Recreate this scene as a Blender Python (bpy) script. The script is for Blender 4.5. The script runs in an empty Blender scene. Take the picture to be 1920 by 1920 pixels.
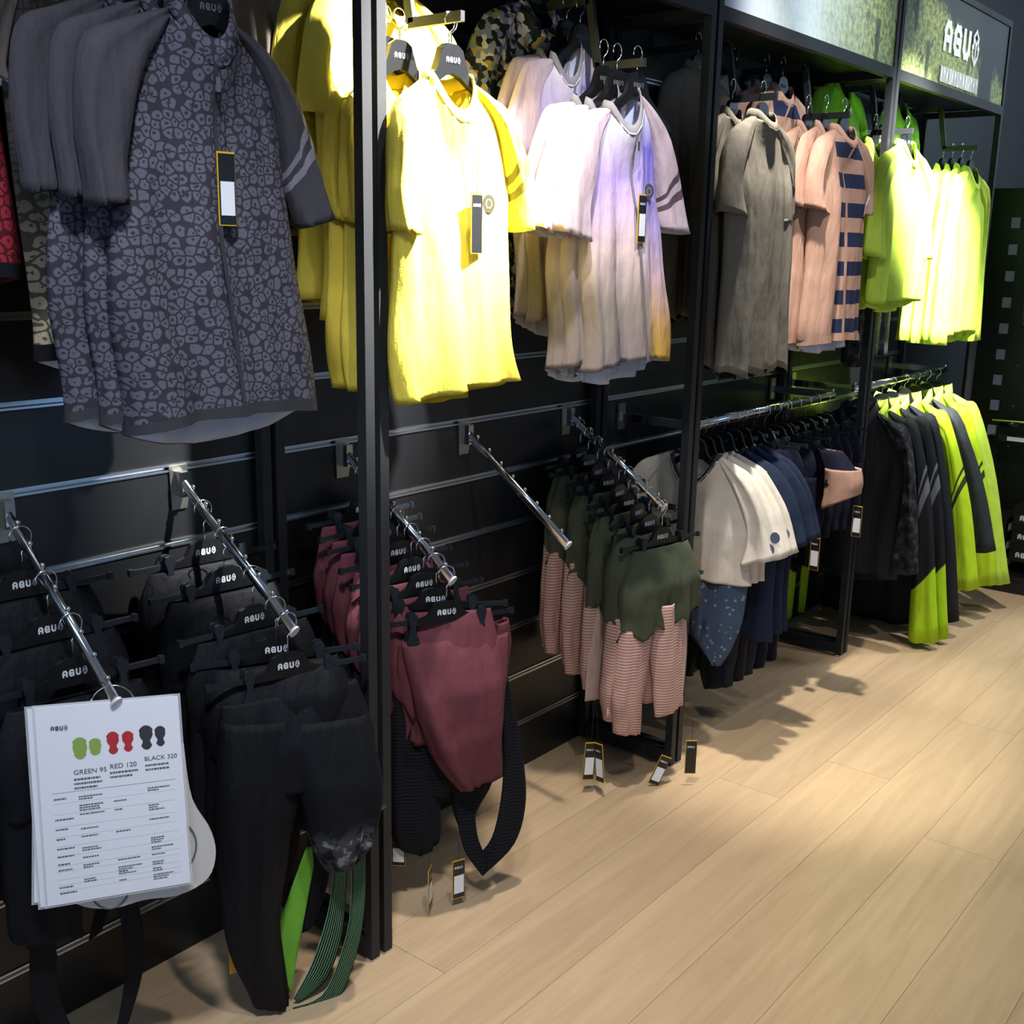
import bpy, math, random
from mathutils import Vector, Matrix
rnd = random.Random(7)
S = bpy.context.scene
COL = S.collection

# ------------------------------------------------------------------ camera
RM = Matrix(((0.7771361, 0.15858418, -0.60902425),
             (0.62905541, -0.16702506, 0.7592048),
             (0.01867556, -0.97311545, -0.22955944)))      # columns: image right, image down, forward
CAM = Vector((2.011, 0.0, 1.6))
FPX = 2100.0
cd = bpy.data.cameras.new('camera'); co = bpy.data.objects.new('camera', cd); COL.objects.link(co)
cd.sensor_width = 36; cd.lens = FPX / 1920 * 36; cd.clip_start = 0.02
rgt, dwn, fwd = (Vector((RM[0][i], RM[1][i], RM[2][i])) for i in range(3))
m4 = Matrix.Identity(4)
for k in range(3):
    m4[k][0] = rgt[k]; m4[k][1] = -dwn[k]; m4[k][2] = -fwd[k]; m4[k][3] = CAM[k]
co.matrix_world = m4
S.camera = co

# ------------------------------------------------------------------ world, exposure, lights
w = bpy.data.worlds.new('world'); S.world = w; w.use_nodes = True
w.node_tree.nodes['Background'].inputs[0].default_value = (0.62, 0.74, 1.0, 1)
w.node_tree.nodes['Background'].inputs[1].default_value = 0.13
S.view_settings.view_transform = 'Standard'; S.view_settings.look = 'None'
S.view_settings.gamma = 1; S.view_settings.use_curve_mapping = False
S.view_settings.exposure = 0.35

def spot(name, loc, tgt, power, angle, color=(1, .96, .9), blend=.5, rad=.04):
    l = bpy.data.lights.new(name, 'SPOT'); l.energy = power; l.spot_size = math.radians(angle)
    l.spot_blend = blend; l.color = color; l.shadow_soft_size = rad
    o = bpy.data.objects.new(name, l); COL.objects.link(o); o.location = loc
    o.rotation_euler = (Vector(tgt) - Vector(loc)).to_track_quat('-Z', 'Y').to_euler()
    return o
def area(name, loc, tgt, power, sx, sy, color):
    l = bpy.data.lights.new(name, 'AREA'); l.energy = power; l.shape = 'RECTANGLE'; l.size = sx; l.size_y = sy; l.color = color
    o = bpy.data.objects.new(name, l); COL.objects.link(o); o.location = loc
    o.rotation_euler = (Vector(tgt) - Vector(loc)).to_track_quat('-Z', 'Y').to_euler()
    return o
spot('ceiling_spot', (1.45, 2.10, 3.15), (.27, 1.80, 1.74), 2400, 27, (1, .97, .92), .75)
spot('ceiling_spot', (1.25, 1.95, 3.15), (.30, 2.46, 1.72), 130, 24, (.98, .96, 1.0), .8)
spot('ceiling_spot', (1.30, 3.75, 3.15), (.33, 4.66, 1.68), 2300, 28, (1, .98, .94), .7)
spot('ceiling_spot', (1.20, 3.05, 3.15), (.30, 3.70, 1.70), 68, 26, (1, .95, .88), .7)
spot('ceiling_spot', (.60, 3.05, 3.15), (.52, 3.55, 0.0), 330, 38, (1, .94, .85), .8)
spot('ceiling_spot', (.75, 1.75, 3.15), (.50, 2.35, 0.0), 170, 50, (1, .93, .85), .8)
spot('ceiling_spot', (.95, 4.35, 3.15), (.80, 5.2, 0.0), 170, 50, (1, .94, .86), .8)
spot('ceiling_spot', (1.7, .9, 3.15), (.75, 1.9, 0.0), 72, 62, (1, .93, .85), .9)
spot('ceiling_spot', (2.2, 3.0, 3.15), (1.2, 4.0, 0.0), 40, 66, (1, .94, .86), .9)
spot('ceiling_spot', (1.5, .35, 3.15), (.40, 1.06, 1.10), 165, 42, (.86, .90, 1.0), .9, .12)
spot('ceiling_spot', (1.7, 3.2, 3.2), (.36, 3.7, 2.45), 150, 34, (.92, .97, 1.0), .9)
spot('ceiling_spot', (1.7, 4.9, 3.2), (.36, 4.8, 2.45), 80, 34, (1, 1, .95), .9)
area('end_wall_fill', (2.2, 6.6, 3.2), (1.6, 7.6, 1.6), 110, 1.2, .6, (.85, .93, 1.0))  # added fill light to brighten the end wall, stands for no known fitting
area('display_screen', (4.3, 3.3, .95), (0, 1.3, 1.1), 5, 1.1, .8, (.25, .55, 1.0))
area('shop_window', (1.6, -2.6, 1.9), (.2, 1.2, 1.0), 28, 2.4, 1.8, (.50, .70, 1.0))

# ------------------------------------------------------------------ materials
MATS = {}
def newmat(name):
    m = bpy.data.materials.new(name); m.use_nodes = True
    nt = m.node_tree; b = nt.nodes['Principled BSDF']
    return m, nt, b
def srgb(c):
    if isinstance(c, str):
        c = [int(c[i:i+2], 16) / 255 for i in (1, 3, 5)]
    return tuple((x / 12.92 if x <= .04045 else ((x + .055) / 1.055) ** 2.4) for x in c) + (1,)
def node(nt, t, **kw):
    n = nt.nodes.new(t)
    for k, v in kw.items(): setattr(n, k, v)
    return n
def math_(nt, op, a, b=None, c=None):
    n = node(nt, 'ShaderNodeMath', operation=op)
    for i, v in enumerate((a, b, c)):
        if v is None: continue
        if isinstance(v, (int, float)): n.inputs[i].default_value = v
        else: nt.links.new(v, n.inputs[i])
    return n.outputs[0]
def mix(nt, fac, a, b):
    n = node(nt, 'ShaderNodeMix', data_type='RGBA')
    if isinstance(fac, (int, float)): n.inputs[0].default_value = fac
    else: nt.links.new(fac, n.inputs[0])
    for i, v in ((6, a), (7, b)):
        if isinstance(v, tuple): n.inputs[i].default_value = v
        else: nt.links.new(v, n.inputs[i])
    return n.outputs[2]
def sstep(nt, x, a, b):
    n = node(nt, 'ShaderNodeMapRange', interpolation_type='SMOOTHSTEP')
    nt.links.new(x, n.inputs[0]); n.inputs[1].default_value = a; n.inputs[2].default_value = b
    return n.outputs[0]
def coords(nt):
    tc = node(nt, 'ShaderNodeTexCoord'); s = node(nt, 'ShaderNodeSeparateXYZ'); nt.links.new(tc.outputs['Object'], s.inputs[0])
    uv = node(nt, 'ShaderNodeSeparateXYZ'); nt.links.new(tc.outputs['UV'], uv.inputs[0])
    return tc.outputs['Object'], s.outputs[0], s.outputs[1], s.outputs[2], uv.outputs[0], uv.outputs[1]
def noise(nt, vec, scale, detail=3, rough=.5):
    n = node(nt, 'ShaderNodeTexNoise'); nt.links.new(vec, n.inputs['Vector'])
    n.inputs['Scale'].default_value = scale; n.inputs['Detail'].default_value = detail; n.inputs['Roughness'].default_value = rough
    return n.outputs['Fac']
def bump(nt, b, h, strength, dist):
    n = node(nt, 'ShaderNodeBump'); n.inputs['Strength'].default_value = strength; n.inputs['Distance'].default_value = dist
    nt.links.new(h, n.inputs['Height']); nt.links.new(n.outputs[0], b.inputs['Normal'])
def plain(name, col, rough=.5, metal=0, spec=.5):
    if name in MATS: return MATS[name]
    m, nt, b = newmat(name)
    b.inputs['Base Color'].default_value = srgb(col); b.inputs['Roughness'].default_value = rough
    b.inputs['Metallic'].default_value = metal; b.inputs['Specular IOR Level'].default_value = spec
    MATS[name] = m
    return m
def fabric(name, col, rough=.85, crinkle=.35, fn=None, spec=.18, sheen=.0):
    """woven cloth; fn(nt, coords) may return a colour socket"""
    if name in MATS: return MATS[name]
    m, nt, b = newmat(name)
    c = coords(nt)
    base = fn(nt, *c) if fn else srgb(col)
    n = noise(nt, c[0], 22, 4, .55)
    dark = node(nt, 'ShaderNodeMixRGB', blend_type='MULTIPLY'); dark.inputs[0].default_value = .28
    if isinstance(base, tuple): dark.inputs[1].default_value = base
    else: nt.links.new(base, dark.inputs[1])
    nt.links.new(n, dark.inputs[2]); nt.links.new(dark.outputs[0], b.inputs['Base Color'])
    b.inputs['Roughness'].default_value = rough; b.inputs['Specular IOR Level'].default_value = spec
    b.inputs['Sheen Weight'].default_value = sheen
    mp = node(nt, 'ShaderNodeMapping'); mp.inputs['Scale'].default_value = (1, 1, .22); mp.inputs['Rotation'].default_value = (0, .12, 0); nt.links.new(c[0], mp.inputs[0])
    h = math_(nt, 'ADD', noise(nt, mp.outputs[0], 26, 3, .45), math_(nt, 'MULTIPLY', noise(nt, c[0], 420, 1), .04))
    bump(nt, b, h, crinkle, .035)
    MATS[name] = m
    return m

BLACK = plain('powder_coated_black_steel', '#212326', .55, 0, .3)
PANEL = plain('black_laminate', '#101113', .38)
PLASTIC = plain('black_plastic', '#121315', .28)
CLIPM = plain('blue_black_plastic', '#1c2228', .25)
CHROME = plain('chrome', '#d8dadc', .14, 1)
ALU = plain('brushed_aluminium', '#c6cbd0', .30, 1)
STEEL = plain('bracket_steel', '#a9a79c', .35, 1)
WHITE = plain('white_plastic', '#dedede', .4)
PAPER = plain('white_paper', '#eef0f8', .5)
INK = plain('grey_ink', '#5d6168', .8)
DARKINK = plain('dark_ink', '#26282c', .8)
LOGOM = plain('light_grey_print', '#c9ced2', .5)
DIMLOGO = plain('dim_grey_print', '#5b5f66', .5)
TAGB = plain('tag_black_card', '#17181a', .4)
TAGY = plain('tag_yellow_edge', '#c8a12a', .5)
STICK = plain('sticker_white', '#dfe3ea', .4)
GREYWALL = plain('blue_grey_paint', '#5d6c78', .7)
LININGW = fabric('pale_mesh_lining', '#d3dcf0')
LINDARK = fabric('dark_lining', '#15161b')

def leo(light, dark, sc, mask=None, plaincol=None):
    def fn(nt, vec, x, y, z, u, v):
        wn = node(nt, 'ShaderNodeTexNoise'); nt.links.new(vec, wn.inputs['Vector']); wn.inputs['Scale'].default_value = sc * .8
        wa = node(nt, 'ShaderNodeVectorMath', operation='MULTIPLY_ADD'); nt.links.new(wn.outputs['Color'], wa.inputs[0]); wa.inputs[1].default_value = (.75 / sc,) * 3
        cxz = node(nt, 'ShaderNodeCombineXYZ'); nt.links.new(x, cxz.inputs[0]); nt.links.new(z, cxz.inputs[1]); nt.links.new(cxz.outputs[0], wa.inputs[2])
        def vor(feature, s, rand=.9):
            n = node(nt, 'ShaderNodeTexVoronoi', feature=feature, voronoi_dimensions='2D'); nt.links.new(wa.outputs[0], n.inputs['Vector'])
            n.inputs['Scale'].default_value = s; n.inputs['Randomness'].default_value = rand
            return n
        e = vor('DISTANCE_TO_EDGE', sc); f = vor('F1', sc)
        nz = noise(nt, vec, sc * 1.3, 2)
        spot_ = math_(nt, 'MULTIPLY', sstep(nt, e.outputs['Distance'], .07, .11), sstep(nt, f.outputs['Distance'], .56, .50))
        hole = sstep(nt, math_(nt, 'ADD', f.outputs['Distance'], math_(nt, 'MULTIPLY', nz, .62)), .40, .46)
        col = mix(nt, math_(nt, 'MULTIPLY', spot_, hole), srgb(dark), srgb(light))
        if mask:
            # raglan panel: plain cloth outside a curve running from collar to armpit
            ax = math_(nt, 'ABSOLUTE', x)
            lim = math_(nt, 'ADD', mask[0], math_(nt, 'MULTIPLY', math_(nt, 'POWER', math_(nt, 'MAXIMUM', math_(nt, 'SUBTRACT', mask[1], z), 0.0001), .62), mask[2]))
            col = mix(nt, sstep(nt, math_(nt, 'SUBTRACT', ax, lim), 0, .002), col, srgb(plaincol))
        return col
    return fn
LEO = fabric('grey_leopard_print', '#444', fn=leo('#5d5b67', '#34333b', 62))
LEOSL = fabric('charcoal_sleeve_cloth', '#434147')
def two_band(base, band, v0, v1, v2, v3):
    def fn(nt, vec, x, y, z, u, v):
        a = math_(nt, 'MULTIPLY', math_(nt, 'GREATER_THAN', v, v0), math_(nt, 'LESS_THAN', v, v1))
        b = math_(nt, 'MULTIPLY', math_(nt, 'GREATER_THAN', v, v2), math_(nt, 'LESS_THAN', v, v3))
        return mix(nt, math_(nt, 'MAXIMUM', a, b), srgb(base), srgb(band))
    return fn
LEOSR = fabric('charcoal_sleeve_with_reflective_bands', '#434147', fn=two_band('#434147', '#807d86', .26, .31, .36, .41))
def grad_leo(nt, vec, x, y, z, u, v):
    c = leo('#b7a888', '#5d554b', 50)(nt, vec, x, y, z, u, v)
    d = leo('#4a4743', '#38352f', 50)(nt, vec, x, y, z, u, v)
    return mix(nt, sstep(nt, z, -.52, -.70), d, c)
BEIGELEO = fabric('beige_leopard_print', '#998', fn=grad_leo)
def red_grad(nt, vec, x, y, z, u, v):
    return mix(nt, sstep(nt, z, -.42, -.58), srgb('#17161a'), leo('#a8323f', '#5d1c27', 52)(nt, vec, x, y, z, u, v))
REDLEO = fabric('black_to_red_leopard_print', '#933', fn=red_grad)
GREYTEE = fabric('warm_grey_cloth', '#77706c')
YEL = fabric('bright_yellow_cloth', '#efdd58', rough=.75)
YELD = fabric('yellow_lining', '#d2bf22')
YELSL = fabric('yellow_sleeve_with_grey_bands', '#efdd58', fn=two_band('#efdd58', '#6f6a34', .30, .36, .42, .48))
def floral(nt, vec, x, y, z, u, v):
    n = node(nt, 'ShaderNodeTexVoronoi', feature='F1'); nt.links.new(vec, n.inputs['Vector']); n.inputs['Scale'].default_value = 70
    rp = node(nt, 'ShaderNodeValToRGB'); nt.links.new(n.outputs['Color'], rp.inputs[0])
    rp.color_ramp.interpolation = 'CONSTANT'
    for i, (p, c) in enumerate(((0, '#20242c'), (.34, '#7d8bb0'), (.5, '#2b2f3a'), (.62, '#c9c6d4'), (.78, '#a89a5c'), (.88, '#39405a'))):
        e = rp.color_ramp.elements[0] if i == 0 else rp.color_ramp.elements.new(p)
        e.position = p; e.color = srgb(c)
    return rp.outputs[0]
FLORAL = fabric('dark_floral_print', '#345', fn=floral)
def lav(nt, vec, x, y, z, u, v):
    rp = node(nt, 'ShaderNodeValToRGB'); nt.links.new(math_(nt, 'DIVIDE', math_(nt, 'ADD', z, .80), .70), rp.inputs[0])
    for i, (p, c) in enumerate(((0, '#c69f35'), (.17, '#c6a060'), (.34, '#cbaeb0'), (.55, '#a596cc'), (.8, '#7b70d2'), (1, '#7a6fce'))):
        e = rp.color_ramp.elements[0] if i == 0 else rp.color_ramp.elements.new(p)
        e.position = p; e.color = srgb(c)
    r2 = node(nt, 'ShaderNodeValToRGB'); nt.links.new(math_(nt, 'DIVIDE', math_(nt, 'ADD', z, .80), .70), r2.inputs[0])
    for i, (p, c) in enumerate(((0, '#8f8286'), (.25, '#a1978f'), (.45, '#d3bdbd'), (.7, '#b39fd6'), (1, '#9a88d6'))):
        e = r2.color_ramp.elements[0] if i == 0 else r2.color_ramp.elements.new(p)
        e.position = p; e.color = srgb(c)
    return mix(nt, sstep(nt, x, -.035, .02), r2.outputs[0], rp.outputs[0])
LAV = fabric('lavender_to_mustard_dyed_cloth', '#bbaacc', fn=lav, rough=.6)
LAVSL = fabric('pale_pink_sleeve', '#c9b5c0', rough=.65)
LAVSR = fabric('pale_pink_sleeve_with_dark_bands', '#c9b5c0', rough=.65, fn=two_band('#c3b0b8', '#5d4c53', .20, .25, .30, .345))
KHAKI = fabric('khaki_grey_marl', '#857f72')
KHAKI2 = fabric('khaki_grey_sleeve', '#7d776b')
def peach(nt, vec, x, y, z, u, v):
    st = math_(nt, 'LESS_THAN', math_(nt, 'FRACT', math_(nt, 'MULTIPLY', z, 10.5)), .5)
    pan = math_(nt, 'MULTIPLY', math_(nt, 'GREATER_THAN', x, -.085), math_(nt, 'GREATER_THAN', math_(nt, 'ABSOLUTE', math_(nt, 'ADD', x, .005)), .006))
    fr = math_(nt, 'LESS_THAN', y, 0.0)
    k = math_(nt, 'MULTIPLY', math_(nt, 'MULTIPLY', st, pan), fr)
    return mix(nt, k, srgb('#c39a86'), srgb('#2b3350'))
PEACH = fabric('peach_cloth_with_navy_stripes', '#c39a86', fn=peach)
PEACHP = fabric('peach_cloth', '#c39a86')
def navywhite(nt, vec, x, y, z, u, v):
    st = math_(nt, 'LESS_THAN', math_(nt, 'FRACT', math_(nt, 'MULTIPLY', z, 9)), .45)
    return mix(nt, st, srgb('#b9b3b5'), srgb('#2a3352'))
NAVYW = fabric('navy_white_striped_cloth', '#446', fn=navywhite)
LIME = fabric('fluorescent_lime_cloth', '#d0f258', rough=.6)
LIMED = fabric('lime_green_cloth', '#a2ec48', rough=.6)
def camo(a, b, c):
    def fn(nt, vec, x, y, z, u, v):
        n = noise(nt, vec, 28, 4, .6)
        return mix(nt, sstep(nt, n, .55, .64), mix(nt, sstep(nt, n, .43, .47), srgb(a), srgb(b)), srgb(c))
    return fn
CAMO = fabric('black_camouflage', '#333', fn=camo('#16171a', '#2a2c30', '#4c5056'))
CREAM = fabric('cream_cotton', '#e3dacb', crinkle=.2)
NAVY = fabric('navy_cotton', '#232e45')
DNAVY = fabric('dark_navy_cloth', '#15172a')
def bluepat(nt, vec, x, y, z, u, v):
    n = node(nt, 'ShaderNodeTexVoronoi', feature='F1'); nt.links.new(vec, n.inputs['Vector']); n.inputs['Scale'].default_value = 45
    return mix(nt, math_(nt, 'LESS_THAN', n.outputs['Distance'], .22), srgb('#46566f'), srgb('#7f8fa6'))
BLUEPAT = fabric('blue_patterned_cloth', '#46566f', fn=bluepat)
DENIM = fabric('blackened_denim', '#1d222b')
BLK = fabric('black_lycra', '#0f1117', rough=.7)
def cuffcamo(nt, vec, x, y, z, u, v):
    c = camo('#16181e', '#3d4045', '#8a8c8c')(nt, vec, x, y, z, u, v)
    return mix(nt, sstep(nt, v, .50, .36), srgb('#0f1117'), c)
BLKCAMO = fabric('black_lycra_with_camo_cuff', '#15171e', fn=cuffcamo, rough=.75)
def mesh_knit(base, dark):
    def fn(nt, vec, x, y, z, u, v):
        return mix(nt, math_(nt, 'LESS_THAN', math_(nt, 'FRACT', math_(nt, 'MULTIPLY', z, 110)), .45), srgb(base), srgb(dark))
    return fn
BLKMESH = fabric('black_striped_mesh', '#15171e', fn=mesh_knit('#0d0f14', '#1a1d25'))
MAROON = fabric('maroon_lycra', '#6c3a42', rough=.7)
OLIVE = fabric('olive_lycra', '#4d5442', rough=.75)
PINKST = fabric('pink_striped_mesh', '#d8b0a4', fn=mesh_knit('#e2c4bb', '#b98476'))
PINK = fabric('pale_pink_lycra', '#dcc3bc')
GREEN = fabric('bright_green_elastic', '#6fae3a')
def strapst(nt, vec, x, y, z, u, v):
    return mix(nt, math_(nt, 'LESS_THAN', math_(nt, 'FRACT', math_(nt, 'MULTIPLY', u, 9)), .28), srgb('#17211b'), srgb('#7fb184'))
STRAP = fabric('black_elastic_with_green_lines', '#17211b', fn=strapst)
JBLK = fabric('black_softshell', '#1e2126', rough=.7)
JGREY = fabric('charcoal_softshell', '#34383b', rough=.6)
JBAND = fabric('black_sleeve_with_grey_bands_and_lime_cuff', '#1e2126', rough=.65, fn=lambda nt, vec, x, y, z, u, v: mix(
    nt, sstep(nt, v, .17, .165), two_band('#1a1d22', '#6a6f76', .33, .362, .378, .39)(nt, vec, x, y, z, u, v), srgb('#b6e023')))
JLBODY = fabric('black_body_with_lime_yoke', '#1e2126', rough=.65, fn=lambda nt, vec, x, y, z, u, v: mix(nt, sstep(nt, v, .86, .865), srgb('#16191e'), srgb('#b6e023')))
JLHEM = fabric('charcoal_body_with_lime_hem', '#1e2126', rough=.65, fn=lambda nt, vec, x, y, z, u, v: mix(nt, sstep(nt, v, .30, .295), srgb('#2a2d31'), srgb('#b6e023')))
JLIMEB = fabric('lime_jacket_cloth', '#c4ea2a', rough=.55, fn=lambda nt, vec, x, y, z, u, v: two_band('#c4ea2a', '#3c4226', .29, .31, .325, .335)(nt, vec, x, y, z, u, v))

def wood():
    m, nt, b = newmat('pale_oak')
    tc = node(nt, 'ShaderNodeTexCoord'); oi = node(nt, 'ShaderNodeObjectInfo')
    add = node(nt, 'ShaderNodeVectorMath', operation='ADD'); nt.links.new(tc.outputs['Object'], add.inputs[0])
    sc0 = node(nt, 'ShaderNodeVectorMath', operation='SCALE'); nt.links.new(oi.outputs['Random'], sc0.inputs['Scale']); sc0.inputs[0].default_value = (37, 91, 13)
    nt.links.new(sc0.outputs[0], add.inputs[1])
    mp = node(nt, 'ShaderNodeMapping'); mp.inputs['Scale'].default_value = (9, .7, 1); nt.links.new(add.outputs[0], mp.inputs[0])
    w1 = node(nt, 'ShaderNodeTexNoise'); nt.links.new(mp.outputs[0], w1.inputs['Vector']); w1.inputs['Scale'].default_value = 2.2; w1.inputs['Detail'].default_value = 6; w1.inputs['Distortion'].default_value = 1.2
    mp2 = node(nt, 'ShaderNodeMapping'); mp2.inputs['Scale'].default_value = (60, 2.2, 1); nt.links.new(add.outputs[0], mp2.inputs[0])
    w2 = node(nt, 'ShaderNodeTexNoise'); nt.links.new(mp2.outputs[0], w2.inputs['Vector']); w2.inputs['Scale'].default_value = 3; w2.inputs['Detail'].default_value = 4
    fac = math_(nt, 'ADD', math_(nt, 'MULTIPLY', w1.outputs['Fac'], .75), math_(nt, 'MULTIPLY', w2.outputs['Fac'], .25))
    col = mix(nt, sstep(nt, fac, .30, .72), srgb('#b89d7b'), srgb('#c8ad8a'))
    hsv = node(nt, 'ShaderNodeHueSaturation'); nt.links.new(col, hsv.inputs['Color'])
    nt.links.new(math_(nt, 'ADD', math_(nt, 'MULTIPLY', oi.outputs['Random'], .20), .88), hsv.inputs['Value'])
    nt.links.new(hsv.outputs[0], b.inputs['Base Color'])
    b.inputs['Roughness'].default_value = .48
    bump(nt, b, w2.outputs['Fac'], .12, .01)
    return m
WOOD = wood()

def banner_mat():
    m, nt, b = newmat('printed_forest_photo')
    vec, x, y, z, u, v = coords(nt)
    n1 = noise(nt, vec, 9, 6, .7); n2 = noise(nt, vec, 45, 5, .7); n3 = noise(nt, vec, 2.6, 2)
    g = mix(nt, sstep(nt, n2, .38, .62), srgb('#5c6b35'), srgb('#a7b36b'))
    g = mix(nt, sstep(nt, n1, .56, .66), g, srgb('#2a3524'))
    haze = math_(nt, 'MULTIPLY', sstep(nt, y, 4.15, 3.2), sstep(nt, math_(nt, 'ADD', n3, math_(nt, 'MULTIPLY', n1, .4)), .35, .75))
    g = mix(nt, haze, g, srgb('#c9d6dc'))
    g = mix(nt, math_(nt, 'MULTIPLY', sstep(nt, y, 3.65, 3.0), .85), g, srgb('#b7c6dd'))
    # dark crown and trunk at the far right of the printed picture
    dk = math_(nt, 'MULTIPLY', sstep(nt, math_(nt, 'ADD', math_(nt, 'ADD', z, math_(nt, 'MULTIPLY', n1, .3)), math_(nt, 'MULTIPLY', math_(nt, 'SUBTRACT', y, 4.9), .22)), 2.58, 2.66), sstep(nt, y, 4.2, 4.6))
    g = mix(nt, dk, g, srgb('#1c241d'))
    tr = math_(nt, 'MULTIPLY', sstep(nt, y, 5.16, 5.2), sstep(nt, y, 5.38, 5.34))
    g = mix(nt, tr, g, srgb('#18201b'))
    for yy in (4.05, 4.55, 5.03):
        pt = math_(nt, 'MULTIPLY', math_(nt, 'LESS_THAN', math_(nt, 'ABSOLUTE', math_(nt, 'SUBTRACT', y, yy)), .018), math_(nt, 'LESS_THAN', z, 2.40))
        g = mix(nt, math_(nt, 'MULTIPLY', pt, .8), g, srgb('#2b3528'))
    nt.links.new(g, b.inputs['Base Color']); b.inputs['Roughness'].default_value = .45
    return m
BANNER = banner_mat()

# ------------------------------------------------------------------ mesh helpers
def setp(o, label=None, cat=None, group=None, kind=None):
    if label: o['label'] = label
    if cat: o['category'] = cat
    if group: o['group'] = group
    if kind: o['kind'] = kind
    return o
def mk(name, verts, faces, mats, parent=None, smooth=False, uv=None, loc=None):
    me = bpy.data.meshes.new(name); me.from_pydata([tuple(v) for v in verts], [], faces)
    for m in (mats if isinstance(mats, (list, tuple)) else [mats]): me.materials.append(m)
    if uv:
        l = me.uv_layers.new(name='UVMap')
        for lp in me.loops: l.data[lp.index].uv = uv[lp.vertex_index]
    if smooth: me.polygons.foreach_set('use_smooth', [True] * len(me.polygons))
    me.update()
    o = bpy.data.objects.new(name, me); COL.objects.link(o)
    if parent: o.parent = parent
    if loc: o.location = loc
    return o
class MB:
    def __init__(s): s.v = []; s.f = []
    def box(s, a, b):
        n = len(s.v); (x0, y0, z0), (x1, y1, z1) = a, b
        s.v += [(x0,y0,z0),(x1,y0,z0),(x1,y1,z0),(x0,y1,z0),(x0,y0,z1),(x1,y0,z1),(x1,y1,z1),(x0,y1,z1)]
        s.f += [tuple(n+i for i in q) for q in ((0,3,2,1),(4,5,6,7),(0,1,5,4),(1,2,6,5),(2,3,7,6),(3,0,4,7))]
        return s
    def tube(s, pts, r, n=8, cap=True, sq=(1, 1)):
        pts = [Vector(p) for p in pts]; base = len(s.v); prev = None
        for i, p in enumerate(pts):
            d = (pts[min(i+1, len(pts)-1)] - pts[max(i-1, 0)]).normalized()
            if prev is None:
                a = Vector((0, 0, 1)) if abs(d.z) < .95 else Vector((0, 1, 0))
                nx = (a - d * a.dot(d)).normalized()
            else: nx = (prev - d * prev.dot(d)).normalized()
            prev = nx; ny = d.cross(nx)
            rr = r[i] if isinstance(r, (list, tuple)) else r
            for k in range(n):
                t = 2 * math.pi * k / n
                s.v.append(tuple(p + nx * rr * sq[0] * math.cos(t) + ny * rr * sq[1] * math.sin(t)))
        for i in range(len(pts) - 1):
            for k in range(n):
                a = base + i * n + k; b_ = base + i * n + (k + 1) % n
                s.f.append((a, b_, b_ + n, a + n))
        if cap:
            s.f.append(tuple(base + k for k in range(n))[::-1]); s.f.append(tuple(base + (len(pts)-1)*n + k for k in range(n)))
        return s
    def prism(s, poly, y0, y1):
        n = len(poly); b = len(s.v)
        s.v += [(x, y0, z) for x, z in poly] + [(x, y1, z) for x, z in poly]
        s.f += [tuple(b + i for i in range(n)), tuple(b + n + i for i in range(n))[::-1]]
        s.f += [(b + i, b + n + i, b + n + (i+1) % n, b + (i+1) % n) for i in range(n)]
        return s
    def ball(s, c, r, n=8, m=5):
        b = len(s.v); c = Vector(c)
        for j in range(m + 1):
            ph = math.pi * j / m
            for k in range(n):
                t = 2 * math.pi * k / n
                s.v.append(tuple(c + Vector((math.sin(ph)*math.cos(t), math.sin(ph)*math.sin(t), math.cos(ph))) * r))
        for j in range(m):
            for k in range(n):
                a = b + j*n + k; d = b + j*n + (k+1) % n
                s.f.append((a, a + n, d + n, d))
        return s
    def build(s, name, mat, parent=None, smooth=False, loc=None):
        return mk(name, s.v, s.f, mat, parent, smooth, None, loc)
def thing(name, label, cat, loc, rz=0, group=None):
    o = bpy.data.objects.new(name, None); COL.objects.link(o); o.empty_display_size = .05
    o.location = loc; o.rotation_euler = (0, 0, rz)
    return setp(o, label, cat, group)
def dup(root, loc, phi, label=None, group=None):
    r = root.copy(); COL.objects.link(r); r.location = loc; r.rotation_euler = (0, 0, math.radians(phi))
    if label: r['label'] = label
    if group: r['group'] = group
    if root.get('category') != 'hanger': r.scale = (1 + rnd.uniform(-.025, .02), rnd.uniform(.55, .75), 1 + rnd.uniform(-.015, .015))
    for ch in list(root.children):
        if ch.name.startswith('price_tag'): continue
        c = ch.copy(); COL.objects.link(c); c.parent = r
        for g in ch.children:
            d = g.copy(); COL.objects.link(d); d.parent = c
    return r
def ctrl(pts, t):
    n = len(pts) - 1
    f = min(max(t, 0), 1) * n; i = min(int(f), n - 1); f -= i
    p0, p1, p2, p3 = pts[max(i-1, 0)], pts[i], pts[i+1], pts[min(i+2, n)]
    out = []
    for a, b, c, d in zip(p0, p1, p2, p3):
        out.append(.5 * ((2*b) + (c - a)*f + (2*a - 5*b + 4*c - d)*f*f + (3*b - a - 3*c + d)*f**3))
    return out
def lerp_list(L, t):
    n = len(L) - 1
    if n == 0: return L[0]
    f = min(max(t, 0), 1) * n; i = min(int(f), n - 1)
    return L[i] + (L[i+1] - L[i]) * (f - i)
def sm(a, b, x):
    t = min(max((x - a) / (b - a), 0), 1); return t * t * (3 - 2 * t)
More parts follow.
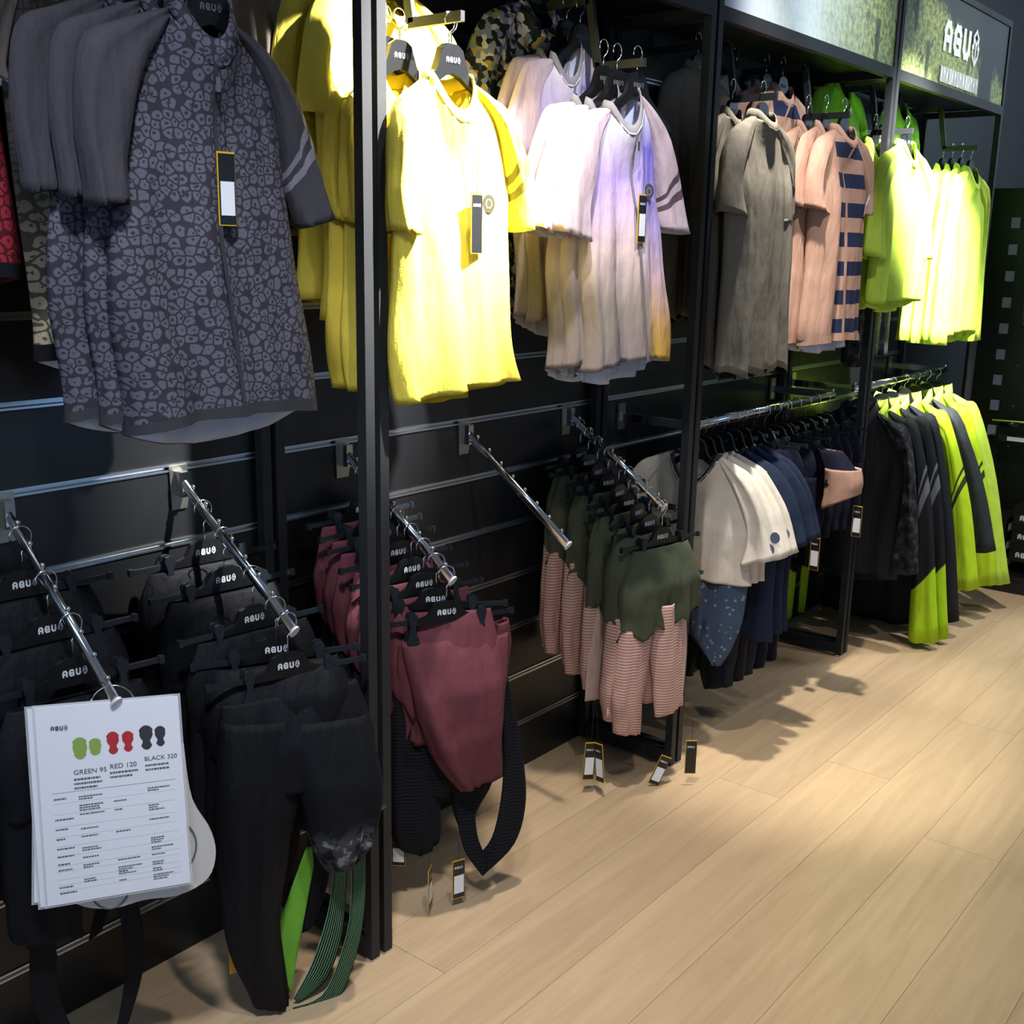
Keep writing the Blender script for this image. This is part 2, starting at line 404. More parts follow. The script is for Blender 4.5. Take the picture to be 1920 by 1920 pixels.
def loft(name, L, R, D, mats, parent, nt=22, na=36, amp=(.008, .008), nf=3, seed=0, p=.8, ztop=None, hemdrop=None, solid=True, lining=False, yoff=(0,), hemwave=0, e=.8):
    """cloth tube between a left and a right edge curve (x, z[, y]), listed from the bottom up"""
    g = random.Random(seed); ph = [[g.uniform(0, 6.28) for _ in range(5)] for _ in range(2)]; ks = [g.uniform(.6, 1.3) for _ in range(4)]
    vs, fs, uv = [], [], []
    L = [tuple(q) + (0,) * (3 - len(q)) for q in L]; R = [tuple(q) + (0,) * (3 - len(q)) for q in R]
    for j in range(nt + 1):
        t = j / nt; l = ctrl(L, t); r = ctrl(R, t); d = lerp_list(D, t); a = lerp_list(list(amp), t); yo = lerp_list(list(yoff), t)
        for i in range(na):
            th = 2 * math.pi * i / na; c, s = math.cos(th), math.sin(th)
            uu = math.copysign(abs(c) ** p, c); k = (uu + 1) / 2; back = s > 0
            x = l[0] + (r[0] - l[0]) * k; z = l[1] + (r[1] - l[1]) * k; y = l[2] + (r[2] - l[2]) * k + yo
            P = ph[1 if back else 0]
            w_ = 0
            for q in range(4):
                an = 3.1416 * nf * ks[q] * (q * .5 + .6) * k + P[q] + .8 * math.sin(2.0 * t + P[4]) + 1.6 * (k - .5) * (1 - t)
                w_ += (1 - 2 * abs(math.sin(an)) ** (.75 if q < 2 else 1.1)) / (1 + .55 * q)
            w_ *= .62
            pin = 1 - abs(uu) ** 8
            y += math.copysign(1, s) * d * abs(s) ** e + a * w_ * pin
            x += (.35 * a * math.sin(7 * t + ph[0][0]) + .2 * a * math.sin(17 * t + ph[1][1])) * abs(uu) * (1 - t)
            if ztop: 
                dz, yd = ztop(x, back, t); z += dz
                if yd is not None: y = y * (1 - yd[0]) + yd[0] * yd[1] * math.copysign(1, s)
            if hemdrop: z -= sm(.45, 0, t) * ((hemdrop[0] + hemdrop[1]) * .5 * (1 - .5 * uu * uu) + (hemdrop[1] - hemdrop[0]) * (.5 if back else -.5) * (1 - uu * uu))
            if hemwave: z += hemwave * sm(.4, 0, t) * math.sin(6.283 * nf * k + P[1])
            vs.append((x, y, z)); uv.append((k, t))
    for j in range(nt):
        for i in range(na):
            a = j * na + i; b = j * na + (i + 1) % na
            fs.append((a, b, b + na, a + na))
    o = mk(name, vs, fs, mats, parent, True, uv)
    if solid:
        md = o.modifiers.new('cloth_thickness', 'SOLIDIFY'); md.thickness = .0022; md.offset = -1
        if lining: md.material_offset = 1
    return o, vs, na, nt
def loc2(O, phi):
    """pixel of the photograph -> (u, z) in the upright plane through O that runs along phi"""
    a = math.radians(phi); ux, uy = math.cos(a), math.sin(a); nx, ny = math.sin(a), -math.cos(a)
    def f(px, py):
        d = RM @ Vector((px - 960, py - 960, FPX))
        t = ((O[0] - CAM.x) * nx + (O[1] - CAM.y) * ny) / (d.x * nx + d.y * ny)
        q = CAM + d * t
        return ((q.x - O[0]) * ux + (q.y - O[1]) * uy, q.z - O[2])
    return f

# ------------------------------------------------------------------ brand lettering (strokes)
GLY = {'A': [[(0, 0), (0, .72), (.28, 1), (.72, 1), (1, .72), (1, 0)], [(0, .40), (1, .40)]],
       'G': [[(1, .80), (.80, 1), (.25, 1), (0, .75), (0, .25), (.25, 0), (1, 0), (1, .48), (.5, .48)]],
       'U': [[(0, 1), (0, .25), (.25, 0), (.75, 0), (1, .25), (1, 1)]],
       'E': [[(.5, -.12), (.1, .2), (.0, .55), (.16, .52), (.12, .9), (.5, 1.15), (.88, .9), (.84, .52), (1, .55), (.9, .2), (.5, -.12)], [(.12, .9), (.5, .62), (.88, .9)], [(.5, .62), (.5, -.12)]]}
def logo(parent, x, y, z, w, mat, name='logo', sub=False, h=None):
    """AGU lettering with emblem, in the local xz plane facing -y; (x, z) is its left bottom"""
    h = h or w * .26; lw = w * .19; gap = w * .05; vs, fs = [], []
    def seg(a, b, th):
        a, b = Vector(a), Vector(b); d = (b - a)
        if d.length < 1e-9: return
        d.normalize(); n = Vector((-d.y, d.x)); a = a - d * th * .5; b = b + d * th * .5; k = len(vs)
        for q in (a + n*th*.5, a - n*th*.5, b - n*th*.5, b + n*th*.5): vs.append((x + q.x, y - .00004 * (k // 4), z + q.y))
        fs.append((k, k+1, k+2, k+3))
    for i, ch in enumerate('AGUE'):
        ox = i * (lw + gap); th = h * .24 if ch != 'E' else h * .10
        for pl in GLY[ch]:
            pp = [(ox + px * (lw - th) + th / 2, pz * (h - th) + th / 2) for px, pz in pl]
            for a, b in zip(pp, pp[1:]): seg(a, b, th)
    if sub:
        g = random.Random(3); sx = 0
        while sx < w * .92:
            ww = w * g.uniform(.045, .07); hh = h * .42
            seg((sx, -h * .95), (sx, -h * .95 + hh), h * .09); seg((sx + ww * .6, -h * .95), (sx + ww * .6, -h * .95 + hh), h * .09)
            seg((sx, -h * .95 + hh * g.choice((0, .5, 1))), (sx + ww * .6, -h * .95 + hh * g.choice((0, .5, 1))), h * .09); sx += ww * 1.25
    return mk(name, vs, fs, mat, parent)

# ------------------------------------------------------------------ the setting
fl = mk('floor', [(-.3,-3,-.012),(5,-3,-.012),(5,9,-.012),(-.3,9,-.012)], [(0,1,2,3)], plain('joint_dark', '#7a6348', .8)); setp(fl, kind='structure')
PW = .206; x = -.103 - .206; row = 0
meshes = {}
while x < 4.6:
    y = -2.6 - rnd.uniform(0, 2.0)
    while y < 8.6:
        ln = 2.2
        key = 'p'
        if key not in meshes:
            a, b_, c = PW - .0009, ln - .0012, .012
            q = MB().box((0, 0, -c), (a, b_, 0)); o = q.build('floor_plank', WOOD, fl); meshes[key] = o.data
        else:
            o = bpy.data.objects.new('floor_plank', meshes[key]); COL.objects.link(o); o.parent = fl
        o.location = (x, y, 0)
        y += ln
    x += PW
wb = mk('wall_back', [(-.03,-3,0),(-.03,9,0),(-.03,9,3.4),(-.03,-3,3.4)], [(0,1,2,3)], PANEL); setp(wb, kind='structure')
we = mk('wall_end', [(-.03,7.6,0),(5,7.6,0),(5,7.6,3.4),(-.03,7.6,3.4)], [(0,1,2,3)], GREYWALL); setp(we, kind='structure')
POSTR = (.33, 1.638, 2.947, 4.276, 5.592)          # far edge of each post pair
SP = .1632; Z0 = 1.1275
for bi in range(4):
    y0 = POSTR[bi] + .004; y1 = POSTR[bi+1] - .045
    k = -6; pmesh = rmesh = None
    zs = [Z0 + q * SP for q in range(-6, 8)]
    for z in zs:
        if pmesh is None:
            o = MB().box((-.028, y0, .0155), (0, y1, SP)).build('slat_panel', PANEL, wb); pmesh = o.data
            r = MB().box((-.010, y0, 0), (-.007, y1, .0155)).box((-.008, y0, 0), (.0035, y1, .0042)).box((-.008, y0, .0113), (.0035, y1, .0155)).build('slat_rail', ALU, wb); rmesh = r.data
        else:
            o = bpy.data.objects.new('slat_panel', pmesh); COL.objects.link(o); o.parent = wb
            r = bpy.data.objects.new('slat_rail', rmesh); COL.objects.link(r); r.parent = wb
        o.location = (0, 0, z); r.location = (0, 0, z)
    MB().box((-.028, y0, 0), (0, y1, zs[0] - .001)).build('slat_panel', PANEL, wb)

# frames: every bay has its own pair of uprights front and rear
FX = .364; T = .025; TOPZ = 2.62
bay_words = ('around the leopard print jerseys', 'around the yellow jerseys', 'around the peach striped jerseys', 'around the lime jackets')
for bi in range(4):
    ya = POSTR[bi] - T; yb = POSTR[bi+1] - .065
    fr = thing('display_frame', 'black square-tube steel wall bay ' + bay_words[bi], 'display frame', (0, 0, 0))
    for yy in (ya, yb):
        MB().box((FX - T, yy, .006), (FX, yy + T, TOPZ)).build('post', BLACK, fr)
        MB().box((.004, yy, .006), (.004 + T, yy + T, TOPZ)).build('rear_post', BLACK, fr)
        MB().box((.03, yy, .012), (FX - T, yy + T, .012 + .045)).build('base_bar', BLACK, fr)
        MB().box((.03, yy, 2.225), (FX - T, yy + T, 2.225 + T)).build('top_bar', BLACK, fr)
        MB().box((FX - T + .002, yy + .002, 0), (FX - .002, yy + T - .002, .008)).build('foot', WHITE, fr)
    MB().box((FX - T, ya + T, 2.225), (FX, yb, 2.262)).build('front_beam', BLACK, fr)
    MB().box((FX - T, ya + T, TOPZ - T), (FX, yb, TOPZ)).build('front_beam', BLACK, fr)
    MB().box((.03, ya + T, 2.252), (FX - T, yb, 2.262)).build('soffit', PANEL, fr)
    lab = ('printed forest banner panel above the leopard print jerseys', 'pale printed sky banner panel above the yellow jerseys', 'hazy forest photo banner panel above the peach striped jerseys',
           'green forest photo banner panel with white raised lettering')[bi]
    bt = thing('banner_panel', lab, 'banner', (0, 0, 0))
    MB().box((FX - .014, ya + T, 2.262), (FX - .006, yb, TOPZ - T)).build('printed_sheet', BANNER, bt)
    if bi == 3:
        e = bpy.data.objects.new('lettering', None); 
        lg = logo(bt, 0, 0, 0, .47, plain('banner_letters', '#dfe6e4', .5), 'lettering', True, .115)
        lg.rotation_euler = (0, 0, math.pi / 2); lg.location = (FX - .001, 4.70, 2.385)
        md = lg.modifiers.new('thick', 'SOLIDIFY'); md.thickness = .004

# ------------------------------------------------------------------ hangers
def arc(cx, cz, r, a0, a1, n):
    return [(cx + r * math.cos(math.radians(a0 + (a1 - a0) * i / n)), 0, cz + r * math.sin(math.radians(a0 + (a1 - a0) * i / n))) for i in range(n + 1)]
def shirt_hanger_proto():
    t = thing('shirt_hanger', 'h', 'hanger', (0, 0, 0))
    half = [(0, -.060), (.014, -.061), (.028, -.070), (.035, -.090), (.044, -.112), (.09, -.146), (.135, -.176), (.144, -.186), (.138, -.194), (.085, -.164), (.045, -.138), (.02, -.122), (0, -.116)]
    poly = half + [(-a, b) for a, b in half[::-1][1:-1]]
    MB().prism(poly[::-1], -.006, .006).build('body', PLASTIC, t)
    hk = MB().tube([(0, 0, -.062), (0, 0, -.040), (.012, 0, -.030)] + arc(0, -.016, .0165, -25, 205, 10), .0016, 6).build('hook', CHROME, t, True)
    logo(t, -.020, -.0068, -.096, .042, DIMLOGO)
    return t
SH = shirt_hanger_proto(); SH_used = [False]
CLIPX = .085
def clip_hanger_proto():
    t = thing('clip_hanger', 'h', 'hanger', (0, 0, 0))
    half = [(0, -.080), (.020, -.081), (.033, -.087), (.040, -.100), (.047, -.111), (.060, -.116), (.085, -.118)]
    poly = half + [(.085, -.131), (-.085, -.131)] + [(-a, b) for a, b in half[::-1][:-1]]
    MB().prism(poly[::-1], -.005, .005).build('body', PLASTIC, t)
    for s in (-1, 1):
        MB().box((s*.085 if s > 0 else -.165, -.0035, -.1285), (.165 if s > 0 else -.085, .0035, -.1185)).box((s*.165 - .005, -.006, -.1305), (s*.165 + .005, .006, -.1165)).build('bar', CLIPM, t)
        prof = [(0, -.100), (.009, -.103), (.012, -.112), (.009, -.121), (.006, -.132), (.007, -.145), (.014, -.160), (.015, -.170), (.009, -.174)]
        pl = prof + [(-a, b) for a, b in prof[::-1]]
        c = MB().prism([(s*CLIPX + a, b) for a, b in pl][::-1], -.013, -.006).prism([(s*CLIPX + a, b) for a, b in pl][::-1], .006, .013).box((s*CLIPX - .006, -.008, -.118), (s*CLIPX + .006, .008, -.104)).build('clip', CLIPM, t)
    MB().tube([(0, 0, -.082), (0, 0, -.046), (.010, 0, -.036), (.018, 0, -.026)] + arc(0, -.0165, .020, -15, 200, 10), .0017, 6).build('hook', CHROME, t, True)
    logo(t, -.024, -.0058, -.112, .050, LOGOM)
    return t
CH = clip_hanger_proto(); CH_used = [False]
def hanger(kind, O, phi, label, group=None):
    P, used = (SH, SH_used) if kind == 's' else (CH, CH_used)
    if not used[0]:
        used[0] = True; P.location = O; P.rotation_euler = (0, 0, math.radians(phi)); setp(P, label, None, group); return P
    return dup(P, O, phi, label, group)

# hang tag as a part
def tag(parent, x, y, z, mat_face=TAGB, rot=0, tilt=0, string=.05, w=.034, h=.105, sticker=True, logo_=True):
    e = MB().box((-w/2, -.0011, -h), (w/2, .0011, 0)).build('price_tag', TAGY, parent); e.location = (x, y, z); e.rotation_euler = (0, tilt, rot)
    MB().box((-w/2 + .0015, -.0016, -h + .002), (w/2 - .0006, .0016, -.003)).build('tag_face', mat_face, e)
    if sticker: MB().box((-w/2 + .004, -.0022, -h * .86), (w/2 - .003, -.0012, -h * .40)).build('sticker', STICK, e)
    if logo_: logo(e, -w * .36, -.0020, -h * .22, w * .72, LOGOM)
    if string: MB().tube([(0, 0, -.004), (.001, -.001, string * .5), (0, 0, string)], .0007, 5).build('string', TAGB, e)
    return e

def clear_y(vs_parent, x, z0, z1):
    b = [c for c in vs_parent.children if c.name.startswith('body')][0]
    ys = [v.co.y for v in b.data.vertices if abs(v.co.x - x) < .03 and z0 - .02 < v.co.z < z1 + .02]
    return (min(ys) if ys else -.05) - .006
# ------------------------------------------------------------------ shirts
def tee_pts(W=.20, C=.205, Sh=.20, L=.66, zt=-.105, nw=.07, slope=.36, sl=.24, ang=24, cuff=.078, raglan=True):
    zs = zt - (Sh - nw) * slope; za = zs - .19; a = math.radians(ang)
    P = dict(nk=(nw, zt), sides=[(W, zt - L), ((W + C) / 2 - .008, (zt - L + za) / 2), (C, za), (C + .003, (za + zs) / 2), (Sh, zs)])
    co_ = (Sh + math.sin(a) * sl, zs - math.cos(a) * sl); ci = (co_[0] - 2 * cuff * math.cos(a), co_[1] - 2 * cuff * math.sin(a) * .6)
    P['so'] = [co_, (Sh + .014 + math.sin(a) * sl * .5, zs - math.cos(a) * sl * .45), (Sh + .004, zs - .006), ((Sh + nw) / 2, (zs + zt) / 2 + .004), (nw + .004, zt + .001)]
    P['si'] = [ci, ((ci[0] + C) / 2, (ci[1] + za) / 2 - .01), (C - .012, za + .01), ((C * .55 + nw * .45), za * .45 + zt * .55 - .01), (nw - .002, zt - .008)] if raglan else \
              [ci, ((ci[0] + C) / 2, (ci[1] + za) / 2 - .01), (C - .012, za + .01), (C - .02, (za + zs) / 2), (Sh - .03, zs - .004)]
    if not raglan: P['so'][3:] = [(Sh - .012, zs + .002), (Sh - .028, zs + .006)]
    return P
def shirt(name, label, O, phi, P, body, slL, slR, lining=None, group=None, collar=None, seed=1, depth=(.036, .036, .036, .024, .005), amp=(.024, .018, .011, .004), hemdrop=(0, .05),
          zipper=None, collar_h=.028, badge=None, hem=None, cat='jersey', nf=3, sd=(.042, .030, .034, .026), ndip=(.075, .018), cuffm=None, wave=0):
    t = thing(name, label, cat, O, math.radians(phi), group)
    SL = P.get('sidesL') or [(-a, b) for a, b in P['sides']]; SR = P.get('sidesR') or P['sides']
    nl, nr = P.get('nkL') or (-P['nk'][0], P['nk'][1]), P.get('nkR') or P['nk']
    xl, zl = SL[-1]; xr, zr = SR[-1]; cx = (nl[0] + nr[0]) / 2; nw = (nr[0] - nl[0]) / 2
    def prof(x, back):
        if x < nl[0]: return zl + (nl[1] - zl) * max(0, (x - xl)) / (nl[0] - xl)
        if x > nr[0]: return zr + (nr[1] - zr) * max(0, (xr - x)) / (xr - nr[0])
        q = (x - cx) / nw; base = nl[1] + (nr[1] - nl[1]) * (q + 1) / 2
        return base - (ndip[1] if back else ndip[0]) * (1 - abs(q) ** 2.2)
    def ztop(x, back, tt):
        k = sm(.5, 1, tt)
        base = zl + (zr - zl) * (x - xl) / (xr - xl)
        d = k * (prof(x, back) - base)
        q = (x - cx) / nw
        yd = (sm(.75, 1, tt), .045 * math.sqrt(max(0, 1 - q * q)) + .005) if abs(q) < 1 else None
        return d, yd
    b, vs, na, nt = loft('body', SL, SR, depth, [body, lining or body], t, 30, 56, amp, nf, seed, .8, ztop, hemdrop, True, bool(lining), hemwave=wave)
    for side, mm in ((-1, slL), (1, slR)):
        if mm is None: continue
        so = P.get('soL' if side < 0 else 'soR') or [(side * a, z) for a, z in P['so']]
        si = P.get('siL' if side < 0 else 'siR') or [(side * a, z) for a, z in P['si']]
        A, B = (so, si) if side < 0 else (si, so)
        sdp = list(sd) + [.012]
        s_, *_ = loft('sleeve', A, B, sdp, [mm, lining or mm], t, 18, 28, (.014, .010, .008, .003), 1.8, seed + 5 + side, .8, None, None, True, bool(lining), e=1.25)
        if cuffm:
            pass
    # collar ring
    if collar:
        vs2, fs2 = [], []; n = 36
        for i in range(n):
            th = 2 * math.pi * i / n; q = math.cos(th) * .985; back = math.sin(th) > 0
            xx = cx + nw * q; zz = prof(xx, back); yy = (.045 * math.sqrt(1 - q * q) + .005) * (1 if back else -1)
            for k in (0, 1, 2):
                vs2.append((cx + (xx - cx) * (1 - .06 * k), yy * (1 - .10 * k), zz - .004 + collar_h * k / 2 * (1 if back else .9)))
        for i in range(n):
            for k in (0, 1):
                a = i * 3 + k; c = ((i + 1) % n) * 3 + k
                fs2.append((a, c, c + 1, a + 1))
        cc = mk('collar', vs2, fs2, collar, t, True); md = cc.modifiers.new('thick', 'SOLIDIFY'); md.thickness = .003
    fc = [vs[j * na + int(na * .75)] for j in range(nt + 1)]
    if zipper:
        vz, fz = [], []
        for j, (x, y, z) in enumerate(fc):
            yy = min(y, vs[j * na + int(na * .75) - 1][1], vs[j * na + int(na * .75) + 1][1])
            vz += [(x - .0035, yy - .0025, z), (x + .0035, yy - .0025, z)]
            if j: fz.append((2*j-2, 2*j-1, 2*j+1, 2*j))
        zz = mk('zipper', vz, fz, zipper, t); md = zz.modifiers.new('thick', 'SOLIDIFY'); md.thickness = .0015
        x, y, z = fc[-2]
        MB().box((x - .004, y - .008, z - .03), (x + .004, y - .004, z - .008)).build('zip_pull', CHROME, t)
    if badge:
        i, j = int(na * badge[0]), int(nt * badge[1]); x, y, z = vs[j * na + i]
        n = 20; d = mk('badge', [(x + .019 * math.cos(6.283*k/n), y - .005, z + .019 * math.sin(6.283*k/n)) for k in range(n)], [tuple(range(n))], badge[2], t)
        vs3, fs3 = [], []
        for k in range(6):
            a0, a1 = 6.283 * k / 6, 6.283 * (k + 1) / 6
            for r in (.008, .0105):
                vs3 += [(x + r * math.cos(a0), y - .0055, z + r * math.sin(a0)), (x + r * math.cos(a1), y - .0055, z + r * math.sin(a1))]
            fs3.append((4*k, 4*k+1, 4*k+3, 4*k+2))
        mk('emblem', vs3, fs3, badge[3], d)
    if hem:
        # hem band following the lower edge
        vh, fh = [], []
        for i in range(na):
            x, y, z = vs[i]; x1, y1, z1 = vs[2 * na + i]
            k = .55
            vh += [(x * 1.004, y * 1.05, z - .002), (x + (x1 - x) * k, (y + (y1 - y) * k) * 1.05, z + (z1 - z) * k)]
        for i in range(na):
            a = 2 * i; c = 2 * ((i + 1) % na); fh.append((a, c, c + 1, a + 1))
        mk('hem_band', vh, fh, hem, t, True)
    return t, fc

# --- grey leopard print jerseys
O = (.415, 1.19, 2.10); f = loc2(O, 84)
P = dict(nkL=f(312, 18), nkR=f(436, 48),
         sidesL=[f(*q) for q in ((228, 800), (214, 640), (205, 480), (232, 300), (222, 100))],
         sidesR=[f(*q) for q in ((581, 752), (560, 560), (535, 400), (522, 280), (508, 120))],
         soL=[f(*q) for q in ((152, 388), (140, 230), (150, 75), (225, 35), (308, 14))], siL=[f(*q) for q in ((224, 378), (236, 330), (243, 260), (262, 140), (312, 40))],
         soR=[f(*q) for q in ((613, 402), (582, 270), (540, 160), (485, 85), (436, 46))], siR=[f(*q) for q in ((560, 430), (535, 365), (521, 300), (490, 160), (438, 70))])
leoA, fc = shirt('cycling_jersey', 'grey leopard print zip jersey with charcoal raglan sleeves, front of its row', O, 84, P, LEO, LEOSL, LEOSR, LININGW, 'grey leopard print jerseys',
                 collar=LEO, collar_h=.05, zipper=DARKINK, hem=DARKINK, hemdrop=(-.005, .055), seed=4, amp=(.016, .016, .010, .003), depth=(.055, .045, .04, .026, .006))
x, y, z = fc[24]; tag(leoA, x + .002, clear_y(leoA, x, z - .14, z + .05), z - .02, w=.032, h=.115, string=.07, logo_=False)
hanger('s', (.415, 1.19, 2.055), 84, 'black shirt hanger inside the front grey leopard print jersey')
leoB = dup(leoA, (.375, 1.165, 2.11), 86, 'grey leopard print jersey directly behind the front one, second in its row')
leoC = dup(leoA, (.325, 1.135, 2.12), 88, 'grey leopard print jersey third in its row, nearest the wall')
hanger('s', (.375, 1.165, 2.065), 86, 'black shirt hanger inside the second grey leopard print jersey'); hanger('s', (.325, 1.135, 2.075), 88, 'black shirt hanger inside the third grey leopard print jersey')
T0 = tee_pts()
O = (.17, 1.145, 2.235)
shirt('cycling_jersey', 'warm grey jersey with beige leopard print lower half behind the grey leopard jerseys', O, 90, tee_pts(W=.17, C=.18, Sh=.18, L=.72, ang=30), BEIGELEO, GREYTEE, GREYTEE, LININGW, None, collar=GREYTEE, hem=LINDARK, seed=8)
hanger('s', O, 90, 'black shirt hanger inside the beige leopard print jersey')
O = (.09, 1.40, 2.30)
shirt('tee_shirt', 'taupe T-shirt against the wall behind the collar of the leopard jersey', O, 90, tee_pts(W=.18, L=.50), GREYTEE, GREYTEE, GREYTEE, None, None, collar=GREYTEE, seed=18, cat='T-shirt')
hanger('s', O, 90, 'black shirt hanger inside the taupe T-shirt')
O = (.10, .80, 2.31)
shirt('cycling_jersey', 'black jersey fading to red leopard print at the open end of the wall', O, 90, tee_pts(W=.21, L=.66), REDLEO, LINDARK, LINDARK, None, None, collar=LINDARK, hem=LINDARK, seed=9)
hanger('s', O, 90, 'black shirt hanger inside the dark red leopard print jersey')

# --- yellow jerseys
O = (.40, 1.785, 2.055); f = loc2(O, 86)
P = dict(nkL=f(798, 150), nkR=f(885, 160),
         sidesL=[f(*q) for q in ((738, 752), (738, 600), (740, 450), (742, 330), (742, 200))],
         sidesR=[f(*q) for q in ((965, 700), (955, 600), (949, 460), (948, 330), (932, 205))],
         soL=[f(*q) for q in ((731, 432), (731, 330), (738, 212), (765, 172), (796, 148))], siL=[f(*q) for q in ((764, 442), (758, 390), (752, 330), (766, 230), (800, 168))],
         soR=[f(*q) for q in ((997, 418), (986, 330), (945, 212), (915, 182), (886, 158))], siR=[f(*q) for q in ((958, 436), (952, 390), (945, 330), (922, 240), (886, 172))])
yelA, fc = shirt('cycling_jersey', 'bright yellow jersey with dark round chest badge, front of its row', O, 86, P, YEL, YEL, YELSL, YELD, 'yellow jerseys in the front row',
                 collar=YEL, badge=(.81, .66, plain('badge_grey', '#2e2c1a', .6), YEL), hem=None, hemdrop=(0, .03), seed=12, amp=(.026, .020, .010, .003))
x, y, z = fc[21]; tag(yelA, x + .012, clear_y(yelA, x, z - .12, z + .08), z, w=.032, h=.12, string=.10, sticker=False)
hanger('s', O, 86, 'black shirt hanger inside the front yellow jersey')
for i, (xx, yy) in enumerate(((.380, 1.80), (.29, 1.75), (.26, 1.74))):
    w_ = ('second', 'third', 'fourth')[i]
    dup(yelA, (xx, yy, 2.06 + i * .008), 86, 'bright yellow jersey %s in the front row behind the badge jersey' % w_); hanger('s', (xx, yy, 2.06 + i * .008), 86, 'black shirt hanger of the %s yellow jersey in the front row' % w_)
yp = tee_pts(W=.20, C=.20, Sh=.19, L=.67, sl=.23, ang=16)
O = (.20, 1.80, 2.225)
yb_, _ = shirt('cycling_jersey', 'bright yellow jersey hung higher near the wall, outer of two', O, 92, yp, YEL, YEL, YEL, YELD, 'yellow jerseys in the rear row', collar=YEL, seed=14, hemdrop=(0, .02))
hanger('s', O, 92, 'black shirt hanger of the outer rear yellow jersey')
dup(yb_, (.13, 1.80, 2.26), 88, 'bright yellow jersey hung higher near the wall, inner of two'); hanger('s', (.13, 1.80, 2.26), 88, 'black shirt hanger of the inner rear yellow jersey')

# --- floral and lavender jerseys
O = (.12, 2.41, 2.30)
shirt('cycling_jersey', 'dark blue floral print jersey behind the lavender jerseys', O, 90, tee_pts(W=.20, L=.72), FLORAL, FLORAL, FLORAL, None, None, collar=FLORAL, seed=16)
hanger('s', O, 90, 'black shirt hanger inside the dark floral jersey')
O = (.405, 2.46, 2.085); f = loc2(O, 84)
P = dict(nkL=f(1136, 205), nkR=f(1196, 180),
         sidesL=[f(*q) for q in ((1082, 690), (1085, 560), (1092, 440), (1100, 340), (1090, 225))],
         sidesR=[f(*q) for q in ((1229, 668), (1233, 560), (1228, 440), (1222, 340), (1236, 245))],
         soL=[f(*q) for q in ((1030, 432), (1046, 330), (1080, 222), (1108, 205), (1136, 202))], siL=[f(*q) for q in ((1092, 456), (1097, 405), (1102, 345), (1112, 270), (1138, 222))],
         soR=[f(*q) for q in ((1278, 440), (1266, 340), (1243, 250), (1218, 205), (1197, 178))], siR=[f(*q) for q in ((1228, 430), (1226, 390), (1222, 340), (1212, 260), (1197, 192))])
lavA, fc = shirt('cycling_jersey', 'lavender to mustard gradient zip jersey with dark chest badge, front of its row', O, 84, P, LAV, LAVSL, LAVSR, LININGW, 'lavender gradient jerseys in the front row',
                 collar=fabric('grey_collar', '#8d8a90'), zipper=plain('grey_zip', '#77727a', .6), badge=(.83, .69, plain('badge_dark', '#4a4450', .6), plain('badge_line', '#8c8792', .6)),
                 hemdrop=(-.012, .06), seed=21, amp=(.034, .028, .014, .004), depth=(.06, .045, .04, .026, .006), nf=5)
x, y, z = fc[21]; tag(lavA, x + .003, clear_y(lavA, x, z - .12, z + .09), z, w=.03, h=.115, string=.11)
hanger('s', O, 84, 'black shirt hanger inside the front lavender jersey')
for i, (xx, yy) in enumerate(((.365, 2.43), (.335, 2.415))):
    w_ = ('second', 'third')[i]
    dup(lavA, (xx, yy, 2.09 + .01 * i), 86, 'lavender gradient jersey %s in the front row' % w_); hanger('s', (xx, yy, 2.09 + .01 * i), 86, 'black shirt hanger of the %s lavender jersey in the front row' % w_)
for i, (xx, yy, zz) in enumerate(((.235, 2.45, 2.21), (.20, 2.44, 2.22))):
    w_ = ('outer', 'inner')[i]
    dup(lavA, (xx, yy, zz), 88, 'lavender gradient jersey hung higher near the wall, %s of two' % w_, 'lavender gradient jerseys in the rear row'); hanger('s', (xx, yy, zz), 88, 'black shirt hanger of the %s rear lavender jersey' % w_)

# --- khaki, peach, striped, lime
kp = tee_pts(W=.20, C=.19, Sh=.175, L=.74, sl=.24, ang=14, cuff=.075, nw=.062)
O = (.385, 3.17, 2.09)
kA, _ = shirt('tee_shirt', 'khaki grey loose T-shirt, front of its row beside the post', O, 92, kp, KHAKI, KHAKI2, KHAKI2, LINDARK, 'khaki T-shirts', collar=KHAKI2, collar_h=.03, ndip=(.035, .01), seed=31, amp=(.04, .032, .018, .004), nf=4, cat='T-shirt', hemdrop=(0, .02), wave=.012)
hanger('s', O, 92, 'black shirt hanger inside the front khaki T-shirt')
dup(kA, (.295, 3.15, 2.10), 96, 'khaki grey loose T-shirt second in the front row'); hanger('s', (.295, 3.15, 2.10), 96, 'black shirt hanger of the second khaki T-shirt')
dup(kA, (.14, 3.20, 2.25), 90, 'khaki grey T-shirt hung higher against the wall'); hanger('s', (.14, 3.20, 2.25), 90, 'black shirt hanger of the khaki T-shirt against the wall')
O = (.10, 3.52, 2.27)
shirt('tee_shirt', 'navy and off white striped top against the wall', O, 90, tee_pts(W=.18, L=.60), NAVYW, NAVYW, NAVYW, None, None, collar=NAVYW, seed=33, cat='T-shirt'); hanger('s', O, 90, 'black shirt hanger of the navy striped top')
pp = tee_pts(W=.195, C=.19, Sh=.18, L=.68, sl=.22, ang=14, cuff=.07)
O = (.40, 3.72, 2.10)
pA, fc = shirt('cycling_jersey', 'peach jersey with navy striped front panel, front of its row', O, 88, pp, PEACH, PEACHP, PEACHP, LININGW, 'peach striped jerseys in the front row', collar=PEACHP, ndip=(.05, .012), seed=35, amp=(.034, .028, .014, .003), nf=4, hem=PEACHP)
hanger('s', O, 88, 'black shirt hanger inside the front peach jersey')
